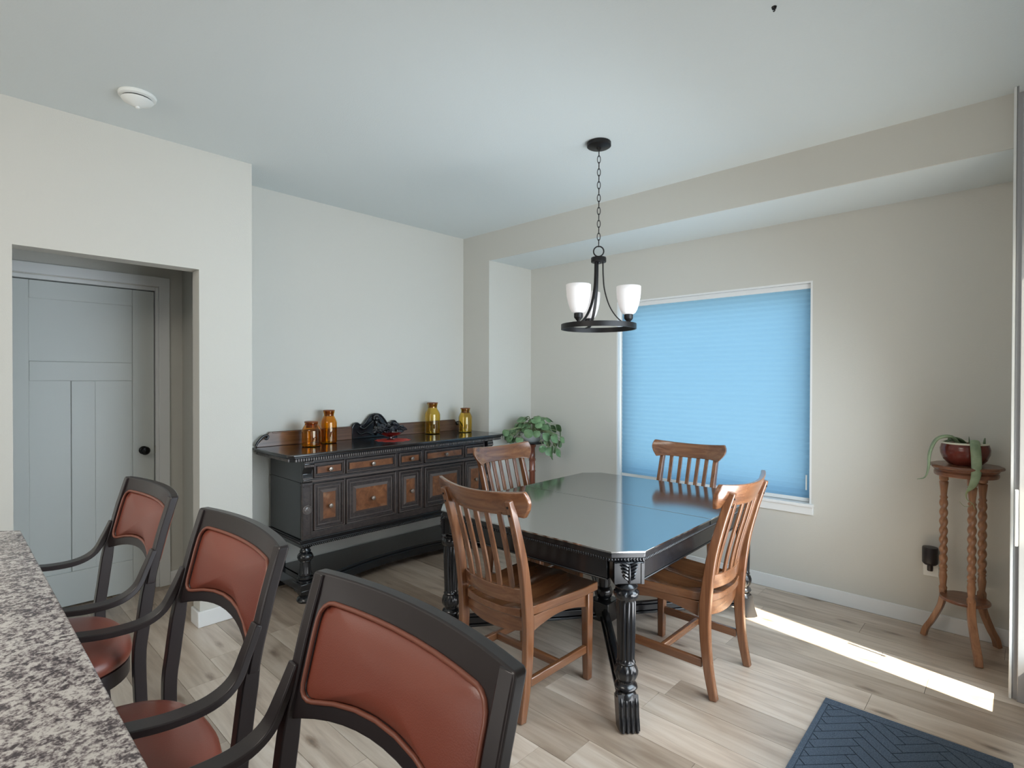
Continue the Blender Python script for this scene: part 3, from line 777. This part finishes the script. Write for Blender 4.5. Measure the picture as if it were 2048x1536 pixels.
spots = [(2.108, -1.722, 0, None), (2.828, -.808, PI/2, 'dining chair on the right side of the table, beside the sunlit floor'),
         (2.062, .300, PI, 'dining chair at the far table end, in front of the blue shade'),
         (1.235, -.690, -PI/2, 'dining chair on the left side of the table, in front of the sideboard')]
for i, (x, y, rz, lab) in enumerate(spots):
    c = ch if i == 0 else copy_tree(ch)
    c.location = (x, y, 0); c.rotation_euler = (0, 0, rz)
    if lab: c['label'] = lab

# ------------------------------------------------------------------ bar stools (face local +y, placed facing -y)
def make_stool(label):
    t = thing('bar_stool', label, 'stool', group='brown leather bar stools along the granite counter')
    pz_ = [(0, -.008), (.20, .018), (.40, .036), (.62, .045), (.72, .036), (.84, .020), (.89, .010), (.99, -.015), (1.08, -.042)]
    def yb(z):
        for (a, ya), (b_, yb_) in zip(pz_, pz_[1:]):
            if z <= b_: return lerp(ya, yb_, (z-a)/(b_-a))
        return pz_[-1][1]
    HW = .252
    path = curve([(0, y, z) for z, y in pz_], 4)
    for s in (-1, 1):
        wa = [.026 for p in path]; wb = [lerp(.026, .032, min(1, p.z/.7)) if p.z < .82 else max(.020, .032-(p.z-.82)*.15) for p in path]
        MB().sweep([p+Vector((s*(HW-.0165), 0, 0)) for p in path], (1, 0, 0), wa, wb).build('rear_leg', 'stool_frame', t, bev=.0025)
        arm = curve([(s*(HW-.013), yb(.93)+.008, .935), (s*(HW-.010), .030, .885), (s*(HW-.006), .055, .838), (s*(HW-.004), .100, .814), (s*(HW-.004), .17, .812), (s*(HW-.006), .26, .826), (s*(HW-.010), .36, .836), (s*(HW-.016), .43, .826), (s*(HW-.02), .462, .79)], 5)
        na = len(arm)
        MB().sweep(arm, (1, 0, 0), [lerp(.026, .040, min(1, i/14)) for i in range(na)], .015).build('arm', 'stool_frame', t, bev=.0025)
        fl = curve([(s*(HW-.02), .458, .80), (s*(HW-.022), .455, .70), (s*(HW-.028), .44, .56), (s*(HW-.022), .45, .28), (s*(HW-.012), .47, 0)], 5)
        MB().sweep(fl, (1, 0, 0), .026, .030).build('front_leg', 'stool_frame', t, bev=.004)
        MB().sweep([(s*(HW-.016), .04, .22), (s*(HW-.018), .445, .22)], (0, 0, 1), .022, .018).build('side_rung', 'stool_frame', t, bev=.003)
    MB().sweep([(-HW+.03, .452, .27), (HW-.03, .452, .27)], (0, 0, 1), .024, .020).build('foot_rest', 'stool_frame', t, bev=.003)
    MB().sweep([(-HW+.03, .03, .24), (HW-.03, .03, .24)], (0, 0, 1), .022, .018).build('rear_rung', 'stool_frame', t, bev=.003)
    BUL = .034
    def surf(s_, z): # back surface point
        return Vector((s_*HW, yb(z)-BUL*(1-s_*s_)+.0, z))
    # closed outlines with matching corners
    def outline(sx, zt, zb, arch, rc, n_=14):
        pts = []
        def side(a, b_, f):
            for k in range(n_): t_ = k/n_; pts.append(f(lerp(a, b_, t_)))
        cx = sx; 
        top = lambda s_: (s_, zt)
        bot = lambda s_: (s_, zb+arch*(1-(s_/sx)**2))
        side(-sx+rc, sx-rc, top)
        rcz = rc*.252
        for k in range(8): a = PI/2*(1-k/8); pts.append((sx-rc+rc*math.cos(a), zt-rcz+rcz*math.sin(a)))
        for k in range(n_): pts.append((sx, lerp(zt-rcz, zb+rcz, k/n_)))
        for k in range(8):
            a = -PI/2*k/8; pts.append((sx-rc+rc*math.cos(a), zb+rcz+rcz*math.sin(a)+arch*(1-((sx-rc+rc*math.cos(a))/sx)**2)))
        side(sx-rc, -sx+rc, bot)
        for k in range(8):
            a = -PI/2-PI/2*k/8; xx = -sx+rc+rc*math.cos(a); pts.append((xx, zb+rcz+rcz*math.sin(a)+arch*(1-(xx/sx)**2)))
        for k in range(n_): pts.append((-sx, lerp(zb+rcz, zt-rcz, k/n_)))
        for k in range(8): a = PI-PI/2*k/8; pts.append((-sx+rc+rc*math.cos(a), zt-rcz+rcz*math.sin(a)))
        return pts
    inn = outline(.835, 1.040, .880, .036, .12); out_ = outline(1.0, 1.084, .838, .046, .03)
    N_ = len(inn); TH = .011
    vs = [surf(*p)+Vector((0, -TH, 0)) for p in out_]+[surf(*p)+Vector((0, -TH, 0)) for p in inn]+[surf(*p)+Vector((0, TH, 0)) for p in inn]+[surf(*p)+Vector((0, TH, 0)) for p in out_]
    fs = []
    for i in range(N_):
        j = (i+1) % N_
        for a in range(4): b_ = (a+1) % 4; fs.append((a*N_+i, a*N_+j, b_*N_+j, b_*N_+i))
    MB().add(vs, fs).build('back_frame', 'stool_frame', t, smooth=40, bev=.003)
    # padded leather panel, domed on both faces
    pad_o = outline(.843, 1.042, .878, .036, .12)
    cxz = (0, .972); vs = []; fs = []; RN = 7
    for sd in (-1, 1):
        base = len(vs)
        for q in range(RN):
            k = 1-q/RN; dome = .006+.020*(1-k**3.2)
            for p in pad_o:
                s_, z = p[0]*k, cxz[1]+(p[1]-cxz[1])*k
                vs.append(surf(s_, z)+Vector((0, sd*dome, 0)))
        vs.append(surf(0, cxz[1])+Vector((0, sd*.026, 0)))
        for q in range(RN-1):
            for i in range(N_): j = (i+1) % N_; fs.append((base+q*N_+i, base+q*N_+j, base+(q+1)*N_+j, base+(q+1)*N_+i))
        for i in range(N_): j = (i+1) % N_; fs.append((base+(RN-1)*N_+i, base+(RN-1)*N_+j, base+RN*N_))
    h_ = RN*N_+1
    for i in range(N_): j = (i+1) % N_; fs.append((i, j, h_+j, h_+i))
    pad = MB().add(vs, fs).build('back_pad', 'leather', t, smooth=70)
    for sd in (-1, 1):
        MB().tube([surf(*p)+Vector((0, sd*(TH+.001), 0)) for p in pad_o[::2]], .0042, 8, closed=True).build('piping', 'piping', pad, 80)
    # seat
    def sup(t_, rx, ry, e=2.7):
        c_, s_ = math.cos(t_), math.sin(t_)
        return (rx*math.copysign(abs(c_)**(2/e), c_), ry*math.copysign(abs(s_)**(2/e), s_))
    def lump(prof, nn=56):
        vs = []; 
        for k_, z in prof:
            for i in range(nn):
                x, y = sup(2*PI*i/nn, .226*k_, .222*k_); vs.append((x, .245+y, z))
        fs = [(a*nn+i, a*nn+(i+1) % nn, (a+1)*nn+(i+1) % nn, (a+1)*nn+i) for a in range(len(prof)-1) for i in range(nn)]
        fs += [tuple(range(nn))[::-1], tuple(range((len(prof)-1)*nn, len(prof)*nn))]
        return MB().add(vs, fs)
    lump([(.96, .545), (.99, .548), (.99, .592), (.96, .594)]).build('seat_ring', 'stool_frame', t, smooth=40)
    lump([(.97, .594), (1.0, .600), (1.015, .615), (1.0, .632), (.94, .645), (.82, .653), (.6, .658), (.3, .660), (.05, .660)]).build('seat_cushion', 'leather', t, smooth=70)
    return t
stl = make_stool('bar stool at the dark counter edge, farthest of the three, before the white door')
for i, (x, y, rz, lab) in enumerate([(1.738, -2.952, PI+.03, None), (2.447, -2.930, PI, 'middle of the three bar stools at the granite counter'),
                                     (3.132, -2.945, PI, 'nearest bar stool, cropped by the bottom of the picture')]):
    c = stl if i == 0 else copy_tree(stl)
    c.location = (x, y, 0); c.rotation_euler = (0, 0, rz)
    if lab: c['label'] = lab
stl['label'] = 'bar stool farthest along the counter, in front of the white door'

# counter
ct = thing('kitchen_counter', 'speckled grey and brown granite bar counter at the lower left', 'counter', (0, 0, 0))
MB().prism([(1.306, -3.19), (3.30, -3.19), (3.30, -4.15), (1.0, -4.15), (1.0, -3.54)], .872, .91).build('granite_slab', 'granite', ct, bev=.004, seg=3)
MB().box(1.25, 3.25, -4.10, -3.50, 0, .872).build('counter_base', 'trim', ct, bev=.003)

# ------------------------------------------------------------------ chandelier
LX, LY = 2.103, -.863
cf = Vector((LX-CAM.x, LY-CAM.y)).normalized(); cr_ = Vector((cf.y, -cf.x))
lamp = thing('chandelier', 'bronze ring chandelier with three white cup shades hung on a chain', 'chandelier', (LX, LY, H))
MB().rev([(.002, -.040), (.012, -.040), (.014, -.030), (.060, -.026), (.066, -.022), (.066, -.003), (.062, 0), (.002, 0)][::1], 36).build('canopy', 'bronze', lamp, 40)
zt, zb = -.040, -.575; nl = 15; pitch = (zt-zb)/nl
def link(w, l, r):
    pts = []
    for k in range(16):
        a = 2*PI*k/16; pts.append((w*math.cos(a), 0, l*math.sin(a)))
    return MB().tube(pts, r, 6, closed=True)
lm = link(.0085, pitch*.60, .0021).mesh('chain_link', 'bronze', 60)
for k in range(nl):
    o = bpy.data.objects.new('chain_link', lm); COL.objects.link(o); o.parent = lamp; o.location = (0, 0, zt-pitch*(k+.5)); o.rotation_euler = (0, 0, (.5 if k % 2 else .5+PI/2)+.2)
q = [(.028*math.cos(2*PI*k/24), 0, .028*math.sin(2*PI*k/24)) for k in range(24)]
o = MB().tube(q, .0038, 8, closed=True).build('hanging_ring', 'bronze', lamp, 60, loc=(0, 0, -.603)); o.rotation_euler = (0, 0, math.atan2(cr_.y, cr_.x))
MB().rev([(.005, -.628), (.006, -.636), (.040, -.637), (.042, -.640), (.042, -.662), (.040, -.664), (.012, -.665), (.010, -.672), (.002, -.673)][::-1], 32).build('hub', 'bronze', lamp, 40)
RZ = 1.728-H
ringp = [(.200, RZ-.014), (.207, RZ-.014), (.207, RZ+.014), (.200, RZ+.014)]
vs = []; n_ = 64
for r, z in ringp:
    for k in range(n_): vs.append((r*math.cos(2*PI*k/n_), r*math.sin(2*PI*k/n_), z))
fs = [((a % 4)*n_+k, (a % 4)*n_+(k+1) % n_, ((a+1) % 4)*n_+(k+1) % n_, ((a+1) % 4)*n_+k) for a in range(4) for k in range(n_)]
MB().add(vs, fs).build('ring', 'bronze', lamp, 40)
for deg in (100, 220, 340):
    a = math.radians(deg); d = cf*math.cos(a)+cr_*math.sin(a); px_ = Vector((-d.y, d.x, 0))
    P = lambda r, z: (d.x*r, d.y*r, z)
    MB().sweep(curve([P(.024, -.662), P(.026, -.74), P(.034, -.82), P(.062, -.91), P(.105, -.975), P(.150, RZ+.016), P(.205, RZ+.012)], 5), px_, .016, .006).build('arm', 'bronze', lamp, bev=.001)
    sp = MB().rev([(.006, RZ+.014), (.009, RZ+.022), (.022, RZ+.038), (.024, RZ+.042), (.024, RZ+.062), (.020, RZ+.064), (.002, RZ+.064)], 20, c=(P(.165, 0)[0], P(.165, 0)[1], 0)).build('socket_cup', 'bronze', lamp, 40)
    so = [(.026, 0), (.036, .006), (.046, .024), (.056, .055), (.063, .09), (.066, .125), (.0665, .150)]
    si = [(r-.003, z+.002) for r, z in so][::-1]
    sh_ = MB().rev(so+si, 40, c=(P(.165, 0)[0], P(.165, 0)[1], RZ+.0645), cap=True).build('lamp_shade', 'shade', lamp, 60)

# smoke detector, ceiling hook
sd = thing('smoke_detector', 'round white smoke detector on the ceiling at the upper left', 'smoke detector', (.825, -2.744, H))
MB().rev([(.002, -.018), (.066, -.018), (.074, -.014), (.076, -.004), (.074, 0), (.002, 0)], 40).build('base_plate', 'white_plastic', sd, 40)
MB().rev([(.002, -.0235), (.058, -.0235), (.058, -.018), (.002, -.018)], 40).build('vent_gap', 'black_plastic', sd, 40)
MB().rev([(.002, -.055), (.018, -.054), (.034, -.044), (.058, -.034), (.064, -.026), (.062, -.0237), (.002, -.0236)], 40).build('cover', 'white_plastic', sd, 50)
MB().rev([(.002, -.063), (.008, -.062), (.010, -.055), (.002, -.0552)], 16).build('test_button', 'white_plastic', sd, 50)
hk = thing('ceiling_hook', 'tiny dark round hook on the white ceiling near the top edge', 'hook', (3.174, -1.355, H))
MB().rev([(.002, -.008), (.007, -.007), (.009, 0), (.002, 0)], 16).build('hook_base', 'bronze', hk, 50)
hkp = [(.0, 0, -.007), (0, 0, -.010), (.003, 0, -.013), (0, 0, -.016), (-.003, 0, -.013)]
MB().tube(curve(hkp, 4), .0018, 6).build('hook_wire', 'bronze', hk, 50)

# ------------------------------------------------------------------ left plant on pedestal
PX, PY = .60, .30
ps = thing('pedestal_stand', 'reddish brown turned pedestal in the corner under the leafy plant', 'plant stand', (PX, PY, 0))
MB().rev([(.004, .845), (.030, .845), (.05, .850), (.100, .856), (.122, .862), (.124, .870), (.118, .872), (.004, .872)], 40).build('stand_top', 'black_wood', ps, 40)
MB().rev([(.030, .06), (.036, .08), (.030, .10), (.030, .30), (.034, .31), (.028, .32), (.028, .60), (.034, .61), (.028, .62), (.028, .70), (.033, .705), (.030, .712), (.033, .718), (.028, .724), (.026, .82), (.034, .83), (.036, .846)], 24).build('pole', 'mahog', ps, 40)
for k in range(3):
    a = 2*PI*k/3+.5
    MB().sweep(curve([(.02*math.cos(a), .02*math.sin(a), .16), (.07*math.cos(a), .07*math.sin(a), .12), (.13*math.cos(a), .13*math.sin(a), .05), (.18*math.cos(a), .18*math.sin(a), .012)], 4),
               (-math.sin(a), math.cos(a), 0), .03, .025).build('leg', 'mahog', ps, bev=.004)
MB().rev([(.05, .05), (.055, .07), (.04, .18), (.03, .19)], 24).build('pole_base', 'mahog', ps, 40)
pl = thing('round_leaf_plant', 'leafy green plant with round leaves spilling from a white bowl', 'plant', (PX, PY, .8725))
MB().rev([(.05, 0), (.06, .004), (.095, .035), (.115, .07), (.120, .085), (.116, .086), (.108, .07), (.05, .02), (.003, .018)], 40).build('white_bowl', 'porcelain', pl, 50)
MB().rev([(.003, .066), (.106, .066), (.106, .070), (.003, .074)], 32).build('soil', 'soil', pl, 50)
rg = random.Random(11)
lme = []
for rad in (.026, .034, .042):
    vs = [(0, 0, 0)]; nn = 18
    for ring_ in (.5, 1.0):
        for k in range(nn):
            a = 2*PI*k/nn; rr = rad*ring_*(1-.12*(math.cos(a) < -.9)); w = 1+.03*math.cos(6*a) if ring_ == 1 else 1
            vs.append((rr*math.cos(a)*w+rad*.7, rr*math.sin(a)*w, -.006*ring_*ring_+.0025*math.cos(3*a)*ring_))
    K = len(vs); vs += [(x, y, z-.0012) for x, y, z in vs]
    fs = []
    for k in range(nn):
        j = (k+1) % nn
        fs += [(0, 1+k, 1+j), (1+k, 1+nn+k, 1+nn+j, 1+j), (K, K+1+j, K+1+k), (K+1+k, K+1+j, K+1+nn+j, K+1+nn+k), (1+nn+k, K+1+nn+k, K+1+nn+j, 1+nn+j)]
    lme.append(MB().add(vs, fs).mesh('leaf', 'leaf', 60))
stm = MB(); nleaf = 0
while nleaf < 105:
    a = rg.random()*2*PI
    right = math.cos(a-math.radians(0))            # towards +x
    reach = rg.uniform(.06, .33); drop = rg.random()
    x = reach*math.cos(a)*1.05+.02; y = reach*math.sin(a)
    if PX+x < XS+.045 or PY+y > YA-.05: continue
    if reach > .15: z = rg.uniform(-.05, .17) if x > 0 else rg.uniform(.0, .17)
    else: z = rg.uniform(.10, .24)
    if x > .12 and rg.random() < .35: z -= .06
    rr = math.hypot(x, y)
    if rr < .145 and z < .10: continue
    if rr < .14 and z < .12 and rg.random() < .5: continue
    tc_ = (x*.64-y*.76)                       # towards the open room
    if tc_ > .03 and z < .115 and abs(x*.76+y*.64) < .105: continue
    o = bpy.data.objects.new('leaf', lme[rg.choice((0, 1, 1, 2))]); COL.objects.link(o); o.parent = pl
    tilt = lerp(.1, 1.25, min(1, rr/.22))*rg.uniform(.6, 1.2) + (.4 if z < .05 else 0)
    o.location = (x*.9, y*.9, z); o.rotation_euler = (rg.uniform(-.4, .4), tilt, math.atan2(y, x)+rg.uniform(-.5, .5))
    stm.tube(curve([(x*.12, y*.12, .07), (x*.45, y*.45, max(.11, z*.7+.05)), (x*.9, y*.9, z)], 4), .0020, 5)
    nleaf += 1
stm.build('stems', 'stem', pl, 60)

# ------------------------------------------------------------------ right stand with succulent
QX, QY = 3.605, .375
st = thing('twist_leg_stand', 'three-legged brown plant stand with barley-twist legs at the right', 'plant stand', (QX, QY, 0))
MB().rev([(.004, .966), (.150, .966), (.157, .972), (.157, .980), (.153, .985), (.004, .985)], 12).build('stand_top', 'standX', st, 30, bev=.002)
MB().rev([(.090, .925), (.132, .925), (.136, .932), (.136, .944), (.130, .950), (.138, .958), (.138, .9655), (.090, .9655)], 36, cap=False).build('top_ring', 'standX', st, 40)
MB().rev([(.004, .255), (.102, .255), (.108, .262), (.108, .268), (.104, .273), (.004, .273)], 36).build('lower_shelf', 'standX', st, 40)
def twist(t_, z, r):
    if .41 < z < .77:
        return r*(1+.20*math.cos(2*(t_-z*62)))
    return r
prof = [(.017, .285), (.019, .30), (.014, .31), (.016, .33), (.019, .36), (.015, .385), (.019, .393), (.015, .40), (.018, .407)]
prof += [(.0165, .412+.0055*i) for i in range(65)]
prof += [(.018, .775), (.014, .785), (.019, .795), (.014, .805), (.016, .83), (.019, .86), (.021, .88), (.016, .884), (.021, .89), (.022, .93)]
legme = MB().rev(prof, 24, fn=twist).mesh('twist_leg', 'stand', 60)
feet = [(3.425, .430), (3.672, .180), (3.735, .517)]
for fx, fy in feet:
    d = Vector((fx-QX, fy-QY, 0)); dl = d.length; d.normalize(); lr = .098
    o = bpy.data.objects.new('turned_leg', legme); COL.objects.link(o); o.parent = st; o.location = (d.x*lr, d.y*lr, 0)
    sp = curve([(d.x*lr, d.y*lr, .300), (d.x*lr, d.y*lr, .25), (d.x*(lr+.012), d.y*(lr+.012), .19), (d.x*lerp(lr, dl, .55), d.y*lerp(lr, dl, .55), .10), (d.x*(dl-.012), d.y*(dl-.012), .045), (d.x*dl, d.y*dl, 0)], 4)
    MB().sweep(sp, (-d.y, d.x, 0), .034, .026).build('splayed_foot', 'stand', o.parent, bev=.003)
AZ = .9855
al = thing('potted_succulent', 'trailing aloe-like succulent in an oxblood glazed pot on the stand', 'plant', (QX-.004, QY-.01, AZ))
MB().rev([(.060, 0), (.070, .004), (.092, .028), (.104, .060), (.106, .085), (.100, .108), (.098, .112)], 40, cap=False).rev([(.003, .002), (.061, .002), (.061, 0), (.003, 0)], 40).rev([(.098, .112), (.092, .110), (.094, .085), (.092, .080)], 40, cap=False).build('pot', 'pot', al, 60)
MB().rev([(.097, .1105), (.101, .113), (.101, .119), (.097, .1215), (.092, .119), (.092, .1105), (.097, .1105)], 40, cap=False).build('pot_rim', 'cream', al, 60)
MB().rev([(.003, .096), (.093, .096), (.093, .100), (.003, .104)], 32).build('soil', 'soil', al, 60)
# camera-facing directions at the stand, to lay leaves in the plane they show in
v2 = Vector((QX-CAM.x, QY-CAM.y)).normalized(); rt_ = Vector((v2.y, -v2.x)); 
def W3(a, dpt, z): return (rt_.x*a-v2.x*dpt, rt_.y*a-v2.y*dpt, z)
def leaf(name, pts, ws, mat, flat=.42):
    path = curve([W3(*p) for p in pts], 5); n_ = len(path); k = (len(ws)-1)/(n_-1)
    rr = [lerp(ws[int(i*k)], ws[min(len(ws)-1, int(i*k)+1)], i*k-int(i*k)) for i in range(n_)]
    if name == 'leaf': rr = [q*1.06 for q in rr]
    MB().tube(path, rr, 10, flat=flat).build(name, mat, al, 70)
leaf('leaf', [(-.02, .02, .105), (-.06, .05, .150), (-.115, .07, .135), (-.145, .075, .06), (-.150, .075, -.02), (-.165, .07, -.075), (-.20, .06, -.092)], [.014, .020, .021, .019, .015, .007, .002], 'aloe')
leaf('leaf', [(.035, .03, .10), (.038, .085, .135), (.042, .118, .10), (.046, .125, .03), (.045, .130, -.03), (.032, .13, -.085), (.012, .125, -.12)], [.014, .019, .021, .021, .020, .015, .006], 'aloe', .40)
leaf('leaf_tip', [(.014, .125, -.116), (.006, .12, -.14), (.012, .12, -.165), (.034, .12, -.185), (.042, .12, -.21)], [.006, .003, .002, .0015, .001], 'stem', 1)
leaf('leaf_tip', [(-.02, .12, -.178), (.0, .12, -.200), (.022, .12, -.195), (.030, .12, -.178)], [.001, .0013, .0013, .001], 'stem', 1)
leaf('leaf', [(-.01, .0, .10), (-.04, .03, .135), (-.078, .03, .156)], [.013, .011, .002], 'aloe_dark')
leaf('leaf', [(.01, .0, .10), (-.02, .03, .135), (-.06, .05, .145), (-.07, .06, .12)], [.014, .014, .012, .004], 'aloe_dark')
leaf('leaf', [(.022, .03, .09), (.018, .04, .125), (.016, .04, .155)], [.008, .008, .002], 'aloe_dark')
leaf('leaf', [(.075, .0, .09), (.078, .0, .125), (.080, .0, .148)], [.012, .013, .006], 'aloe_dark')
leaf('leaf', [(0, -.02, .10), (-.05, -.02, .125), (-.09, .0, .118)], [.014, .013, .004], 'aloe_dark')

# ------------------------------------------------------------------ outlet with a plugged-in black night light
outp = thing('wall_outlet', 'white outlet plate on the wall behind the black plug-in', 'outlet', (3.443, YA, .345))
MB().box(-.036, .036, -.006, 0, -.047, .070).build('cover_plate', 'white_plastic', outp, bev=.003)
nl_ = thing('plug_in_device', 'black cylindrical plug-in device on the outlet left of the stand', 'night light', (3.443, YA-.045, .385))
MB().rev([(.002, -.010), (.028, -.008), (.037, .002), (.038, .010), (.038, .085), (.036, .092), (.002, .094)], 32).build('body', 'black_plastic', nl_, 40)
MB().rev([(.002, -.045), (.013, -.044), (.014, -.040), (.014, -.009), (.002, -.009)], 20).build('nozzle', 'black_plastic', nl_, 40)
MB().box(-.012, .012, .025, .0385, .0, .03).build('plug', 'black_plastic', nl_)

# ------------------------------------------------------------------ floor mat
mt = thing('door_mat', 'charcoal blue ribbed door mat on the floor at the lower right', 'mat', (3.187, -.655, 0), math.radians(.8))
MW, ML = .62, .95
MB().box(0, MW, -ML, 0, .0005, .006).build('mat_backing', 'mat', mt, bev=.002)
mb = MB()
g = .0035
mb.box(.002, MW-.002, -.05, -.002, .006, .011); mb.box(.002, MW-.002, -ML+.002, -ML+.05, .006, .011)
mb.box(.002, .022, -ML+.05+g, -.05-g, .006, .011); mb.box(MW-.022, MW-.002, -ML+.05+g, -.05-g, .006, .011)
# herringbone bars clipped to the field
x0, x1, y0, y1 = .022+g, MW-.022-g, -ML+.05+g, -.05-g
def clip(poly):
    def cut(poly, f):
        o = []
        for a, b_ in zip(poly, poly[1:]+poly[:1]):
            fa, fb = f(a), f(b_)
            if fa >= 0: o.append(a)
            if fa*fb < 0: t_ = fa/(fa-fb); o.append((lerp(a[0], b_[0], t_), lerp(a[1], b_[1], t_)))
        return o
    for f in (lambda p: p[0]-x0, lambda p: x1-p[0], lambda p: p[1]-y0, lambda p: y1-p[1]):
        poly = cut(poly, f)
        if len(poly) < 3: return None
    return poly
w = .046; Lb = w*4
R45 = lambda p: ((p[0]-p[1])*.7071+.31, (p[0]+p[1])*.7071-.47)
for i in range(-24, 25):
    for j in range(-8, 9):
        ox, oy = i*w+j*Lb*1.0, i*w-j*Lb*1.0
        for hv in (0, 1):
            if hv == 0: r_ = [(ox, oy), (ox+Lb, oy), (ox+Lb, oy+w), (ox, oy+w)]
            else: r_ = [(ox+Lb, oy+w-Lb), (ox+Lb+w, oy+w-Lb), (ox+Lb+w, oy+w), (ox+Lb, oy+w)]
            cx_ = sum(p[0] for p in r_)/4; cy_ = sum(p[1] for p in r_)/4
            r_ = [(p[0]-math.copysign(g/2, p[0]-cx_), p[1]-math.copysign(g/2, p[1]-cy_)) for p in r_]
            r2 = clip([R45(p) for p in r_])
            if r2: mb.prism(r2, .006, .0105)
tag(mb.build('ribbed_pile', 'mat', mt), kind='stuff')
